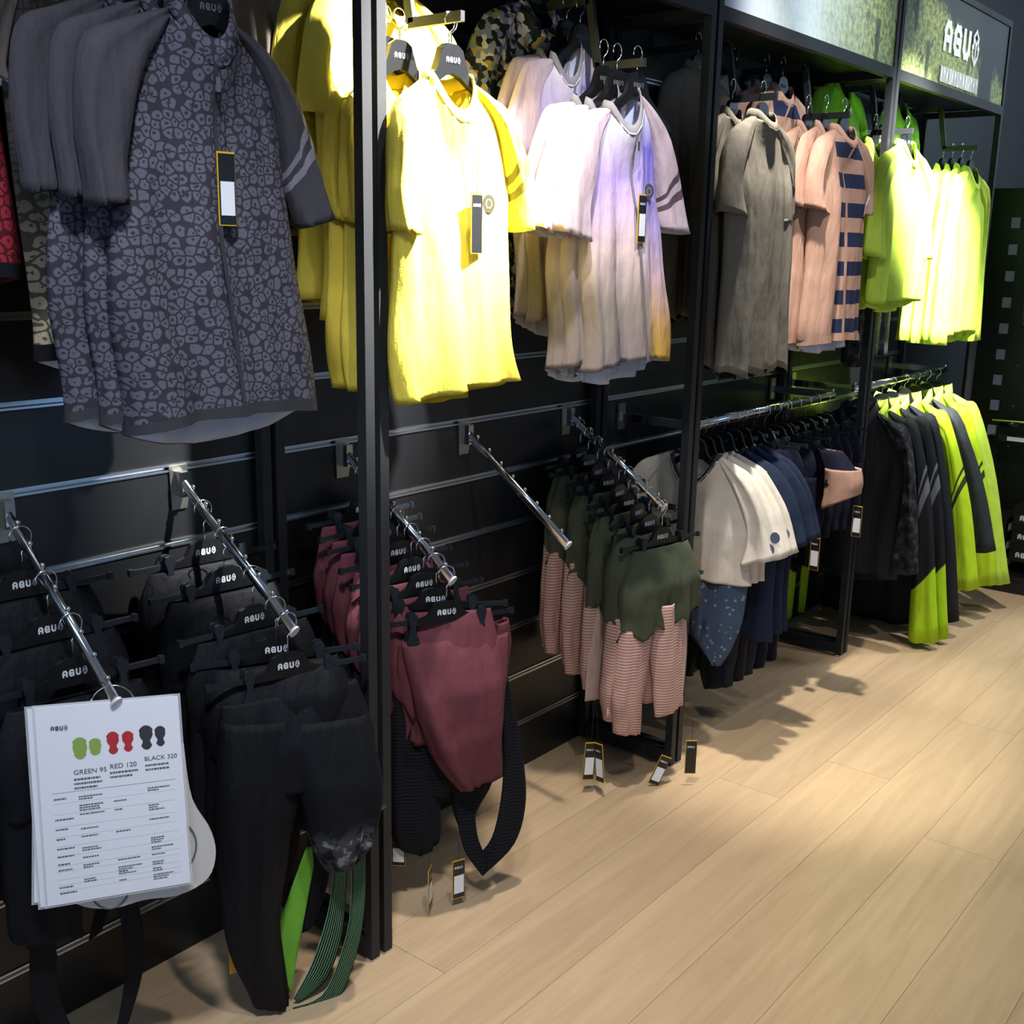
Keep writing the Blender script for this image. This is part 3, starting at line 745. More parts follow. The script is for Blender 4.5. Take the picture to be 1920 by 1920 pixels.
for i, (xx, yy) in enumerate(((.35, 3.69), (.30, 3.66))):
    w_ = ('second', 'third')[i]
    dup(pA, (xx, yy, 2.11), 92, 'peach striped jersey %s in the front row' % w_); hanger('s', (xx, yy, 2.11), 92, 'black shirt hanger of the %s peach jersey' % w_)
for i, (xx, yy, zz) in enumerate(((.20, 3.66, 2.235), (.15, 3.64, 2.245))):
    w_ = ('outer', 'inner')[i]
    dup(pA, (xx, yy, zz), 90, 'peach striped jersey hung higher near the wall, %s of two' % w_, 'peach striped jerseys in the rear row'); hanger('s', (xx, yy, zz), 90, 'black shirt hanger of the %s rear peach jersey' % w_)
lp = tee_pts(W=.22, C=.215, Sh=.20, L=.56, sl=.36, ang=14, cuff=.07, nw=.06)
O = (.40, 4.30, 2.10)
lA, _ = shirt('cycling_jacket', 'fluorescent lime jacket beside the post, front of its row', O, 88, lp, LIME, LIME, LIME, None, 'lime jackets near the post', collar=LIME, seed=41, cat='jacket'); hanger('s', O, 88, 'black shirt hanger of the front lime jacket beside the post')
dup(lA, (.29, 4.27, 2.11), 90, 'fluorescent lime jacket beside the post, second in its row'); hanger('s', (.29, 4.27, 2.11), 90, 'black shirt hanger of the second lime jacket beside the post')
O = (.12, 4.30, 2.335)
lB, _ = shirt('cycling_jacket', 'lime green jacket with black zip hung against the wall', O, 90, tee_pts(W=.21, L=.66, sl=.40, ang=10), LIMED, LIMED, LIMED, None, 'lime green jackets against the wall', collar=LIMED, zipper=DARKINK, seed=42, cat='jacket'); hanger('s', O, 90, 'black shirt hanger of the lime green jacket with black zip')
dup(lB, (.15, 4.86, 2.31), 90, 'lime green jacket against the wall beside the overexposed lime jackets'); hanger('s', (.15, 4.86, 2.31), 90, 'black shirt hanger of the lime green jacket in the last bay')
O = (.22, 4.52, 2.16)
shirt('cycling_jersey', 'black camouflage jersey between the lime jackets', O, 90, tee_pts(W=.20, L=.86, sl=.42, ang=8), CAMO, CAMO, CAMO, None, None, collar=CAMO, seed=43); hanger('s', O, 90, 'black shirt hanger of the black camouflage jersey')
jp = tee_pts(W=.23, C=.22, Sh=.19, L=.68, sl=.68, ang=7, cuff=.055, nw=.06)
O = (.38, 5.12, 2.06)
jA, _ = shirt('cycling_jacket', 'fluorescent lime long sleeved jacket at the end of the last bay, front of its row', O, 90, jp, LIME, LIME, LIME, None, 'long lime jackets in the last bay', collar=LIME, seed=45, cat='jacket', amp=(.024, .018, .008, .002)); hanger('s', O, 90, 'black shirt hanger of the front long lime jacket')
for i in range(3):
    w_ = ('second', 'third', 'fourth')[i]
    dup(jA, (.345 - .035 * i, 5.11 - .015 * i, 2.07), 90 - 2 * i, 'fluorescent lime long sleeved jacket %s in its row' % w_); hanger('s', (.345 - .035 * i, 5.11 - .015 * i, 2.07), 90, 'black shirt hanger of the %s long lime jacket' % w_)

# upper black stepped arms
for yy, word in ((1.19, 'grey leopard print jerseys'), (1.785, 'yellow jerseys'), (2.455, 'lavender jerseys'), (3.17, 'khaki T-shirts'), (3.70, 'peach striped jerseys'), (4.28, 'lime jackets beside the post'), (5.04, 'long lime jackets')):
    a = thing('hanging_arm', 'black stepped wall arm holding the ' + word, 'wall arm', (0, yy, 0))
    MB().box((.002, -.02, 2.19), (.008, .02, 2.25)).build('bracket', BLACK, a)
    q = MB()
    for p0, p1 in (((.006, 2.205), (.26, 2.205)), ((.26, 2.205), (.29, 2.045)), ((.285, 2.045), (.43, 2.045))):
        d = Vector((p1[0] - p0[0], 0, p1[1] - p0[1])).normalized(); n = Vector((-d.z, 0, d.x)) * .010; k = len(q.v)
        for px, pz in (p0, p1):
            for s1 in (-1, 1):
                for s2 in (-1, 1): q.v.append((px + n.x * s1, s2 * .006, pz + n.z * s1))
        q.f += [tuple(k + i for i in g) for g in ((0,1,3,2),(4,6,7,5),(0,2,6,4),(1,5,7,3),(0,4,5,1),(2,3,7,6))]
    q.build('bar', BLACK, a)

# ------------------------------------------------------------------ lower sloping chrome arms
ARM = [(.988, 'black shorts and the laminated sheets', .86), (1.37, 'black bib shorts with green straps', .72), (1.837, 'maroon bib shorts', .72), (2.285, 'nothing, left empty', .73), (2.758, 'olive and pink bib shorts', .67)]
def armz(i, x): return 1.118 - ARM[i][2] * x
for i, (yy, word, sl) in enumerate(ARM):
    a = thing('waterfall_arm', 'sloping chrome wall arm with ball stops holding ' + word, 'wall arm', (0, yy, 0))
    xe = .365 if i else .345
    MB().prism([(-.022, .02), (.022, .02), (.022, -.055), (.018, -.075), (-.020, -.075)], 0, .004).build('bracket', STEEL, a).rotation_euler = (0, 0, math.pi / 2)
    a.children[-1].location = (.005, 0, 1.12)
    MB().box((.004, -.010, 1.075), (.03, .010, 1.128)).build('socket', CHROME, a)
    MB().tube([(.012, 0, armz(i, .012)), (xe, 0, armz(i, xe))], .0125, 14, True, (1.0, .62)).build('tube', CHROME, a, True)
    for k in range(8):
        xx = .055 + k * (xe - .075) / 7.0
        MB().ball((xx, 0, armz(i, xx) + .021), .0052).tube([(xx, 0, armz(i, xx) + .010), (xx, 0, armz(i, xx) + .02)], .0022, 6).build('ball_stop', CHROME, a, True)
    MB().tube([(xe, 0, armz(i, xe)), (xe + .0035, 0, armz(i, xe) - .0035 * sl)], .0145, 16, True, (1.05, .66)).build('end_cap', WHITE, a)

def bib_thing(label, O, phi, group):
    return thing('bib_shorts', label, 'bib shorts', O, math.radians(phi), group)
# --- black bib shorts with camo cuffs and green straps (arm two, front)
O = (.345, 1.37, armz(1, .345) + .016); f = loc2(O, 72.4); G = lambda *a: [f(*q) for q in a]
b = bib_thing('black bib shorts with grey camo cuffs and green lined straps, front of the arm', O, 72.4, 'black bib shorts')
loft('waist', G((420, 1480), (408, 1400), (415, 1322)), G((690, 1450), (700, 1370), (668, 1272)), (.05, .045, .012), BLK, b, 16, 36, (.012, .01, .003), 3, 51)
loft('bib_panel', G((478, 1890), (432, 1800), (403, 1640), (398, 1480), (412, 1350)), G((545, 1888), (522, 1740), (530, 1600), (552, 1480), (560, 1340)), (.018, .03, .04, .04, .03), BLK, b, 22, 32, (.01, .014, .014, .008, .004), 2.2, 52, yoff=(.01, .0, -.015, -.02, -.005))
loft('leg', G((600, 1615), (572, 1570), (545, 1470), (522, 1350)), G((650, 1598), (682, 1545), (700, 1440), (680, 1330)), (.03, .045, .05, .03), [BLKCAMO, LINDARK], b, 18, 32, (.012, .012, .008, .003), 2, 53, lining=True, yoff=(-.03, -.035, -.03, -.01))
loft('leg', G((702, 1525), (672, 1450), (640, 1370), (620, 1310)), G((728, 1515), (705, 1440), (690, 1370), (668, 1290)), (.008, .014, .018, .01), [BLKCAMO, LINDARK], b, 14, 20, (.003, .004, .003), 2, 54, lining=True, yoff=(.01, .0))
loft('strap', G((548, 1866), (520, 1790), (552, 1690), (585, 1600)), G((552, 1836), (576, 1740), (597, 1650), (612, 1595)), (.0015,), GREEN, b, 18, 12, (0, 0), 1, 55, yoff=(.005, .02, .03, .03))
loft('strap', G((550, 1872), (585, 1800), (615, 1700), (628, 1590)), G((560, 1880), (612, 1832), (642, 1740), (652, 1600)), (.0015,), STRAP, b, 18, 12, (0, 0), 1, 56, yoff=(.0, -.004, -.004, .0))
loft('strap', G((545, 1884), (602, 1850), (643, 1740), (655, 1640), (648, 1550)), G((548, 1894), (622, 1872), (667, 1760), (683, 1640), (681, 1550)), (.0015,), STRAP, b, 18, 12, (0, 0), 1, 57, yoff=(-.01, -.02, -.02, -.01, 0))
tag(b, *(lambda q: (q[0], .03, q[1]))(f(448, 1790)), mat_face=plain('orange_card', '#d8932a', .5), sticker=False, logo_=False, string=0, w=.022, h=.06)
hanger('c', O, 72.4, 'black clip hanger holding the front black bib shorts with green straps')
def black_bib(label, O, phi, group, seed):
    b = bib_thing(label, O, phi, group)
    loft('waist', [(-.155, -.30), (-.15, -.2), (-.125, -.133)], [(.155, -.33), (.15, -.2), (.125, -.133)], (.05, .05, .012), BLK, b, 16, 34, (.014, .012, .003), 3, seed, hemwave=.01)
    loft('leg', [(-.15, -.52), (-.155, -.4), (-.15, -.27)], [(-.02, -.55), (-.01, -.4), (-.0, -.26)], (.03, .04, .045), BLK, b, 14, 28, (.012, .012, .006), 2, seed + 1)
    loft('leg', [(.02, -.50), (.005, -.4), (.0, -.26)], [(.14, -.54), (.155, -.4), (.15, -.29)], (.03, .04, .045), BLK, b, 14, 28, (.012, .012, .006), 2, seed + 2)
    loft('strap', [(-.07, -.77), (-.12, -.65), (-.11, -.5)], [(-.03, -.78), (-.07, -.65), (-.06, -.5)], (.003,), BLK, b, 14, 12, (.002, .002), 1, seed + 3, yoff=(.02,))
    loft('strap', [(.03, -.77), (.06, -.65), (.05, -.5)], [(.06, -.76), (.10, -.65), (.09, -.5)], (.003,), BLK, b, 14, 12, (.002, .002), 1, seed + 4, yoff=(.01,))
    return b
bb = None
for i, (xx, ph) in enumerate(((.31, 63), (.24, 84), (.15, 84), (.085, 83))):
    O = (xx, 1.37, armz(1, xx) + .016); w_ = ('second', 'third', 'fourth', 'fifth')[i]
    lab = 'plain black bib shorts %s from the free end of the arm with green straps' % w_
    bb = black_bib(lab, O, ph, 'black bib shorts', 60) if bb is None else dup(bb, O, ph, lab)
    hanger('c', O, ph, 'black clip hanger %s from the free end, above the green strap bib shorts' % w_)
for i, (xx, ph) in enumerate(((.215, 82), (.14, 85), (.06, 84))):
    O = (xx, .988, armz(0, xx) + .016); w_ = ('first', 'second', 'third')[i]
    dup(bb, O, ph, 'plain black bib shorts %s behind the laminated sheets' % w_).scale.z = 1.14 if i == 0 else 1.0; hanger('c', O, ph, 'black clip hanger %s behind the laminated sheets' % w_)

# --- maroon bib shorts
O = (.348, 1.837, armz(2, .348) + .016); f = loc2(O, 63.5); G = lambda *a: [f(*q) for q in a]
b = bib_thing('maroon bib shorts with black mesh bib, front of the arm', O, 63.5, 'maroon bib shorts')
loft('shorts', G((852, 1476), (800, 1400), (768, 1300), (752, 1206)), G((932, 1438), (936, 1345), (944, 1260), (953, 1186)), (.02, .045, .05, .012), MAROON, b, 24, 44, (.008, .014, .012, .003), 3, 71, yoff=(-.02, -.015, 0))
loft('leg', G((765, 1400), (758, 1330), (748, 1260), (752, 1210)), G((830, 1395), (850, 1330), (850, 1260), (845, 1210)), (.025, .035, .03, .012), MAROON, b, 16, 30, (.012, .012, .006, .002), 2, 72, yoff=(.035, .03, .01))
loft('waist_fold', G((925, 1280), (935, 1220), (938, 1175)), G((958, 1270), (966, 1215), (962, 1165)), (.012, .02, .012), MAROON, b, 12, 20, (.006, .006), 2, 73, yoff=(.03,))
loft('bib_panel', G((800, 1622), (748, 1595), (736, 1450), (742, 1300)), G((838, 1590), (838, 1490), (860, 1400), (880, 1300)), (.012, .03, .03, .02), BLKMESH, b, 18, 28, (.01, .012, .01), 2, 74, yoff=(.05, .05, .05, .05))
loft('bib_panel', G((868, 1560), (852, 1500), (845, 1430), (850, 1350)), G((905, 1520), (932, 1470), (938, 1400), (945, 1300)), (.012, .02, .02, .02), BLKMESH, b, 16, 26, (.006, .008, .006), 2, 75, yoff=(.03,))
loft('strap', G((890, 1612), (925, 1575), (945, 1480), (945, 1380), (935, 1290)), G((908, 1645), (968, 1585), (990, 1500), (980, 1390), (958, 1270)), (.006,), BLKMESH, b, 20, 16, (.004, .004), 1, 76, yoff=(.01, .01, .02))
loft('strap', G((905, 1642), (872, 1595), (856, 1500)), G((912, 1610), (897, 1565), (894, 1480)), (.006,), BLKMESH, b, 16, 16, (.004, .003), 1, 77, yoff=(.0, .01, .02))
for (px, py, yo, r, hh, st) in ((860, 1612, .0, 0.1, .105, .05), (806, 1628, .0, 1.0, .105, .03), (762, 1590, .06, -.5, .08, .03)):
    q = f(px, py); tag(b, q[0], yo, q[1], rot=r, h=hh, string=st)
hanger('c', O, 63.5, 'black clip hanger holding the front maroon bib shorts')
def maroon_bib(label, O, phi):
    b = bib_thing(label, O, phi, 'maroon bib shorts')
    loft('shorts', [(-.14, -.36), (-.15, -.25), (-.125, -.133)], [(.13, -.40), (.15, -.25), (.13, -.133)], (.03, .045, .012), MAROON, b, 18, 36, (.018, .016, .004), 4, 80, hemwave=.02)
    loft('bib_panel', [(-.12, -.62), (-.14, -.5), (-.12, -.32)], [(.10, -.60), (.12, -.5), (.11, -.32)], (.015, .03, .03), BLKMESH, b, 16, 28, (.012, .012, .008), 3, 81, yoff=(.01,))
    return b
mb = None
for i, (xx, ph) in enumerate(((.315, 50), (.275, 76), (.235, 80), (.19, 84), (.14, 86), (.105, 90), (.07, 88))):
    O = (xx, 1.837, armz(2, xx) + .016); w_ = ('second', 'third', 'fourth', 'fifth', 'sixth', 'seventh', 'eighth')[i]
    lab = 'maroon bib shorts %s from the free end of the arm' % w_
    mb = maroon_bib(lab, O, ph) if mb is None else dup(mb, O, ph, lab)
    hanger('c', O, ph, 'black clip hanger %s from the free end, above the maroon bib shorts' % w_)

# --- olive and pink bib shorts
def olive_bib(label, O, phi, v):
    b = bib_thing(label, O, phi, 'olive and pink bib shorts'); g = random.Random(90 + v)
    hl = -.37 + g.uniform(-.02, .02)
    loft('shorts', [(-.17, hl), (-.16, -.24), (-.118, -.133)], [(.16, hl + .03), (.155, -.24), (.118, -.133)], (.05, .055, .012), [OLIVE, LINDARK], b, 20, 44, (.02, .018, .004), 3.4, 91 + v, hemwave=.018, lining=True)
    if v != 1:
        loft('bib_panel', [(-.155, -.69), (-.175, -.55), (-.165, -.36)], [(-.05, -.71), (-.06, -.55), (-.03, -.36)], (.025, .035, .04), PINKST, b, 18, 30, (.008, .01, .008), 2, 92 + v, yoff=(.01, .0, 0))
        loft('bib_panel', [(-.02, -.66), (-.045, -.5), (-.06, -.30)], [(.09, -.64), (.07, -.5), (.06, -.30)], (.02, .03, .035), PINKST, b, 18, 30, (.008, .01, .008), 2, 93 + v, yoff=(-.03, -.03, -.02))
        loft('strap', [(.075, -.64), (.10, -.5), (.08, -.34)], [(.14, -.63), (.15, -.5), (.14, -.34)], (.004,), PINK, b, 14, 14, (.003, .003), 1, 94 + v, yoff=(.0, .01))
    else:
        loft('strap', [(-.17, -.70), (-.16, -.5), (-.12, -.30)], [(-.07, -.71), (-.07, -.5), (-.06, -.30)], (.008, .02, .02), PINK, b, 16, 22, (.006, .008), 2, 92 + v, yoff=(-.01,))
        loft('strap', [(-.03, -.72), (-.045, -.5), (-.01, -.30)], [(.06, -.73), (.05, -.5), (.03, -.30)], (.008, .02, .02), PINK, b, 16, 22, (.006, .008), 2, 93 + v, yoff=(.01,))
        loft('strap', [(.08, -.70), (.075, -.5), (.06, -.3)], [(.15, -.69), (.15, -.5), (.12, -.3)], (.008, .02, .02), PINKST, b, 16, 22, (.006, .008), 2, 94 + v, yoff=(.0,))
    return b
protos = {}
words = ('first', 'second', 'third', 'fourth', 'fifth', 'sixth', 'seventh', 'eighth', 'ninth')
for i, (xx, ph, v) in enumerate(((.362, 80, 0), (.315, 86, 2), (.275, 97, 1), (.24, 84, 1), (.205, 94, 2), (.165, 82, 0), (.125, 95, 2), (.09, 84, 0), (.06, 90, 2))):
    O = (xx, 2.758, armz(4, xx) + .016); lab = 'olive bib shorts with pink mesh bib, %s from the free end of the arm' % words[i]
    if v not in protos: protos[v] = bo = olive_bib(lab, O, ph, v)
    else: bo = dup(protos[v], O, ph, lab)
    hanger('c', O, ph, 'black clip hanger %s from the free end, above the olive bib shorts' % words[i])
bt = [o for o in COL.objects if o.get('label', '').startswith('olive bib shorts with pink mesh bib, first')][0]
for (px, py, yo, r, ti, hh, st) in ((1297, 1388, -.09, -.70, 0, .11, .06), (1250, 1418, -.05, -.6, .40, .10, .05), (1108, 1392, .06, -.5, .05, .12, .10), (1122, 1394, .04, -1.6, -.12, .12, .10)):
    f = loc2((bt.location.x - yo * .985, bt.location.y + yo * .174, bt.location.z), 80)
    q = f(px, py); tag(bt, q[0], yo, q[1], rot=r, tilt=ti, h=hh, string=st, sticker=(px != 1297))

# ------------------------------------------------------------------ laminated sheets and pad board on the first arm
O = (.335, .988, armz(0, .335) + .012); PH = 57; f = loc2(O, PH)
rg = thing('binder_ring', 'chrome binder ring through the laminated sheets', 'ring', O, math.radians(PH))
MB().tube([(p[0], p[2] * 0, p[2]) for p in arc(0, -.030, .036, 0, 360, 28)], .0015, 6, False).build('wire', CHROME, rg, True)
MB().ball((.036, 0, -.03), .0032).ball((-.034, 0, -.018), .0032).build('clasp', CHROME, rg, True)
SHEETC = [(65, 1325), (333, 1302), (357, 1650), (90, 1695)]
qs = [f(*p) for p in SHEETC]
def sheet(name, label, pts, y, mats, grp='laminated sheets on the ring'):
    t = thing(name, label, 'sheet', O, math.radians(PH), grp)
    q = MB().prism([pts[0], pts[3], pts[2], pts[1]], y - .0006, y + .0006); q.build('paper', PAPER, t)
    c = [(sum(a[0] for a in pts) / 4, sum(a[1] for a in pts) / 4)][0]
    big = [(c[0] + (a[0] - c[0]) * 1.035, c[1] + (a[1] - c[1]) * 1.025) for a in pts]
    mm, nt, bs = newmat('laminate_film'); bs.inputs['Base Color'].default_value = (.85, .87, .9, 1); bs.inputs['Roughness'].default_value = .15; bs.inputs['Alpha'].default_value = .35
    MB().prism([big[0], big[3], big[2], big[1]], y + .0007, y + .0012).build('laminate', mm, t)
    return t
s0 = sheet('laminated_sheet', 'white laminated sheet with green, red and black pad pictures, top of the stack', qs, -.008, None)
A, B_, C_, D_ = [Vector(q) for q in qs]
def sp(u, v): # u right, v down in sheet fractions
    p = A.lerp(B_, u).lerp(D_.lerp(C_, u), v); return p.x, p.y
def spoly(name, pts, mat, y=-.0092):
    return mk(name, [(sp(*p)[0], y, sp(*p)[1]) for p in pts], [tuple(range(len(pts)))[::-1]], mat, s0)
def pad(cu, cv, w_, h_, shape, mat):
    pts = []
    for i in range(28):
        a = 6.283 * i / 28; yy = math.sin(a); xx = math.cos(a)
        if shape == 0: wd = .5 * (1 - .25 * max(0, yy))
        else: wd = .5 * (1 - .42 * math.exp(-((yy - .25) / .28) ** 2) - .22 * max(0, yy))
        pts.append((cu + w_ * wd * xx * (1.25 if abs(yy) > .6 else 1), cv + h_ * .5 * yy))
    spoly('pad_picture', pts, mat)
GP, RP, BP = plain('print_green', '#8fae55', .6), plain('print_red', '#b83238', .6), plain('print_black', '#3d3a45', .6)
for cu, cv, w_, h_, sh, m_ in ((.29, .215, .10, .11, 0, GP), (.395, .215, .085, .085, 0, GP), (.52, .205, .09, .115, 1, RP), (.625, .205, .085, .105, 1, RP), (.755, .195, .10, .125, 1, BP), (.855, .195, .08, .105, 1, BP)):
    pad(cu, cv, w_, h_, sh, m_)
def text(body, u, v, size, mat, parent=s0, bold=False):
    cu = bpy.data.curves.new('heading', 'FONT'); cu.body = body; cu.size = size; cu.extrude = 0; cu.offset = 0
    o = bpy.data.objects.new('heading', cu); COL.objects.link(o)
    dg = bpy.context.evaluated_depsgraph_get(); me = bpy.data.meshes.new_from_object(o.evaluated_get(dg)); bpy.data.objects.remove(o)
    me.materials.clear(); me.materials.append(mat)
    o = bpy.data.objects.new('heading', me); COL.objects.link(o); o.parent = parent
    d = Vector(sp(u + .1, v)) - Vector(sp(u, v)); ang = math.atan2(d.y, d.x)
    x, z = sp(u, v); o.location = (x, -.0093, z); o.rotation_euler = Matrix.Rotation(math.pi / 2, 3, 'X').to_euler()
    o.rotation_euler = (Matrix.Rotation(-ang, 3, 'Y') @ Matrix.Rotation(math.pi / 2, 3, 'X')).to_euler()
    return o
text('GREEN 95', .235, .345, .0125, INK, bold=True); text('RED 120', .485, .335, .0125, INK, bold=True); text('BLACK 320', .73, .315, .0115, INK, bold=True)
def line(u0, u1, v, th, mat=INK): return (u0, u1, v, th)
g = random.Random(5)
vsL, fsL = [], []
def bar(u0, u1, v, th):
    k = len(vsL)
    for p in ((u0, v), (u1, v), (u1, v + th), (u0, v + th)): q = sp(*p); vsL.append((q[0], -.0092, q[1]))
    fsL.append((k, k+3, k+2, k+1))
def words_(u, v, w_, th=.007):
    x = u
    while x < u + w_:
        ww = g.uniform(.008, .022); bar(x, min(x + ww, u + w_), v, th); x += ww + .004
for u, vv in ((.235, .365), (.485, .352), (.735, .335)):
    for r in range(3 if u < .3 else 2): words_(u, vv + r * .022, g.uniform(.15, .2), .009)
for v_ in (.455, .505, .56, .61, .66, .71, .75, .79, .82, .85, .88, .91, .94): words_(.09, v_, g.uniform(.06, .13)) if g.random() < .85 else None
for u in (.26, .50, .74):
    for v_ in (.455, .50, .545, .62, .66, .72, .77, .81, .85, .885, .92):
        if g.random() < .8:
            for r in range(g.choice((1, 1, 2, 3))): words_(u, v_ + r * .012, g.uniform(.05, .17), .006)
setp(mk('small_print', vsL, fsL, INK, s0), kind='stuff'); vsL, fsL = [], []
for v_ in (.425, .48, .535, .60, .65, .70, .75, .80, .83, .87, .90, .93): bar(.08, .94, v_, .0012 if v_ > .43 else .003)
setp(mk('rule_lines', vsL, fsL, plain('light_rule', '#c9ccd6', .8), s0), kind='stuff')
lg = logo(s0, 0, 0, 0, .030, INK); x, z = sp(.10, .115); lg.location = (x, -.0092, z); d = Vector(sp(.2, .1)) - Vector(sp(.1, .1)); lg.rotation_euler = (0, -math.atan2(d.y, d.x), 0)
sheet('laminated_sheet', 'white laminated sheet second in the stack, its left edge showing', [(a[0] - .012, a[1] - .002) for a in qs], -.0045, None)
sheet('laminated_sheet', 'white laminated sheet third in the stack, its lower corner showing', [f(66, 1330), f(326, 1312), f(333, 1662), f(64, 1692)], -.001, None)
pb = thing('pad_board', 'pale grey lobed foam pad board behind the laminated sheets', 'pad board', O, math.radians(PH))
pts = [f(*p) for p in ((345, 1400), (360, 1500), (395, 1560), (405, 1605), (390, 1650), (340, 1680), (275, 1690), (245, 1698), (215, 1706), (170, 1706), (135, 1692), (110, 1650), (105, 1580), (120, 1500), (150, 1420), (230, 1380))]
PBM = plain('pale_grey_foam', '#c9c6c0', .7)
sm_pts = [tuple(ctrl(pts + pts[:1], i / 60)) for i in range(60)]
MB().prism(sm_pts[::-1] if True else sm_pts, .006, .014).build('board', PBM, pb)
cc = f(330, 1590)
MB().tube([(cc[0] + .036 * math.cos(6.283 * i / 24), .005, cc[1] + .05 * math.sin(6.283 * i / 24)) for i in range(25)], .0016, 5, False).build('groove', INK, pb)
c2 = f(205, 1660)
MB().tube([(c2[0] + .036 * math.cos(6.283 * i / 24), .005, c2[1] + .05 * math.sin(6.283 * i / 24)) for i in range(25)], .0016, 5, False).build('groove', INK, pb)

# ------------------------------------------------------------------ hang rails
def urail(label, y0, y1, xf, z):
    t = thing('hang_rail', label, 'hang rail', (0, 0, 0))
    MB().tube([(xf, y0, z), (xf, y1, z)], .0135, 14, True, (1.1, .7)).build('rail', CHROME, t, True)
    for yy in (y0 + .008, y1 - .008):
        MB().box((.008, yy - .007, z - .012), (xf - .008, yy + .007, z + .014)).build('side_arm', CHROME, t)
        MB().box((.004, yy - .018, z - .04), (.012, yy + .018, z + .045)).build('bracket', STEEL, t)
        MB().ball((xf, yy, z + .018), .006).build('end_stop', CHROME, t, True)
urail('chrome wall rail holding the cream T-shirts and dark shorts', 3.05, 4.16, .262, 1.068)
urail('chrome wall rail holding the black and lime jackets', 4.33, 5.42, .272, 1.078)
RZ = 1.083
# cream T-shirts seen from the side of the rail
O = (.262, 3.11, RZ); f = loc2(O, 6)
cp = tee_pts(W=.215, C=.21, Sh=.195, L=.40, zt=-.112, nw=.085, slope=.42, sl=.27, ang=27, cuff=.085)
cA, _ = shirt('tee_shirt', 'cream T-shirt with dark neck trim and blue patterned lower half, nearest the post', O, 6, cp, CREAM, CREAM, CREAM, None, 'cream T-shirts on the rail', collar=DARKINK, collar_h=.012, seed=101, cat='T-shirt', hemdrop=(0, .0), amp=(.01, .01, .006, .002), ndip=(.09, .02))
loft('lower_panel', [(.10, -.80), (-.02, -.66), (-.06, -.48)], [(.13, -.80), (.19, -.66), (.205, -.48)], (.008, .02, .03), BLUEPAT, cA, 16, 30, (.006, .010, .008), 3, 102)
hanger('s', O, 6, 'black shirt hanger in the cream T-shirt nearest the post')
cB, _ = shirt('tee_shirt', 'plain cream T-shirt with blue round sleeve print, second on the rail', (.262, 3.165, RZ), 4, cp, CREAM, CREAM, CREAM, None, 'cream T-shirts on the rail', collar=CREAM, collar_h=.012, seed=103, cat='T-shirt', hemdrop=(0, 0), amp=(.01, .01, .006, .002))
for k, (xx, zz) in enumerate(((.290, -.335), (.275, -.375))):
    n = 18; mk('sleeve_print', [(xx + .016 * math.cos(6.283 * i / n), -.080, zz + .018 * math.sin(6.283 * i / n)) for i in range(n)], [tuple(range(n))], plain('blue_print', '#5f6b8c', .7), cB)
dup(cB, (.262, 3.215, RZ), 6, 'plain cream T-shirt third on the rail')
for i, yy in enumerate((3.165, 3.215)): hanger('s', (.262, yy, RZ), 5, 'black shirt hanger in the %s cream T-shirt' % ('second', 'third')[i])
nvp = tee_pts(W=.22, C=.21, Sh=.20, L=.62, zt=-.112, nw=.08, slope=.42, sl=.26, ang=26, cuff=.08)
nA, _ = shirt('tee_shirt', 'navy T-shirt beside the cream T-shirts on the rail', (.262, 3.29, RZ), 4, nvp, NAVY, NAVY, NAVY, None, 'navy T-shirts on the rail', collar=NAVY, collar_h=.012, seed=105, cat='T-shirt', amp=(.012, .01, .006, .002))
dup(nA, (.262, 3.36, RZ), 5, 'navy T-shirt second after the cream T-shirts'); dup(nA, (.262, 3.42, RZ), 2, 'navy T-shirt next to the dark shorts on the rail')
for i, yy in enumerate((3.29, 3.36, 3.42)): hanger('s', (.262, yy, RZ), 4, 'black shirt hanger in the %s navy T-shirt' % ('first', 'second', 'third')[i])
# long dark tights below, hung on a low rail near the wall
lr = thing('hang_rail', 'low chrome rail behind the cream T-shirts carrying dark tights', 'hang rail', (0, 0, 0))
MB().tube([(.24, 3.04, .80), (.24, 3.62, .80)], .011, 12).build('rail', CHROME, lr, True)
for yy in (3.06, 3.60): MB().box((.004, yy - .006, .79), (.24, yy + .006, .81)).build('side_arm', CHROME, lr)
def tights(label, O, phi, mat, seed):
    t = thing('tights', label, 'tights', O, math.radians(phi), 'dark tights on the low rail')
    loft('waist', [(-.17, -.30), (-.16, -.22), (-.13, -.133)], [(.17, -.30), (.16, -.22), (.13, -.133)], (.04, .04, .012), mat, t, 12, 32, (.01, .01, .003), 3, seed)
    loft('leg', [(-.13, -.64), (-.16, -.5), (-.17, -.27)], [(-.03, -.66), (-.02, -.5), (-.0, -.27)], (.02, .03, .04), mat, t, 14, 26, (.008, .01, .006), 2, seed + 1)
    loft('leg', [(.05, -.66), (.02, -.5), (.0, -.27)], [(.15, -.63), (.16, -.5), (.17, -.27)], (.02, .03, .04), mat, t, 14, 26, (.008, .01, .006), 2, seed + 2)
    return t
for i, (yy, m_) in enumerate(((3.20, DENIM), (3.28, BLK), (3.36, DENIM), (3.45, DNAVY), (3.55, DNAVY))):
    w_ = ('first', 'second', 'third', 'fourth', 'fifth')[i]
    O = (.24, yy, .815); tights('dark tights %s from the post on the low rail' % w_, O, 8 - 3 * i, m_, 110 + 5 * i); hanger('c', O, 8 - 3 * i, 'black clip hanger of the %s dark tights on the low rail' % w_)
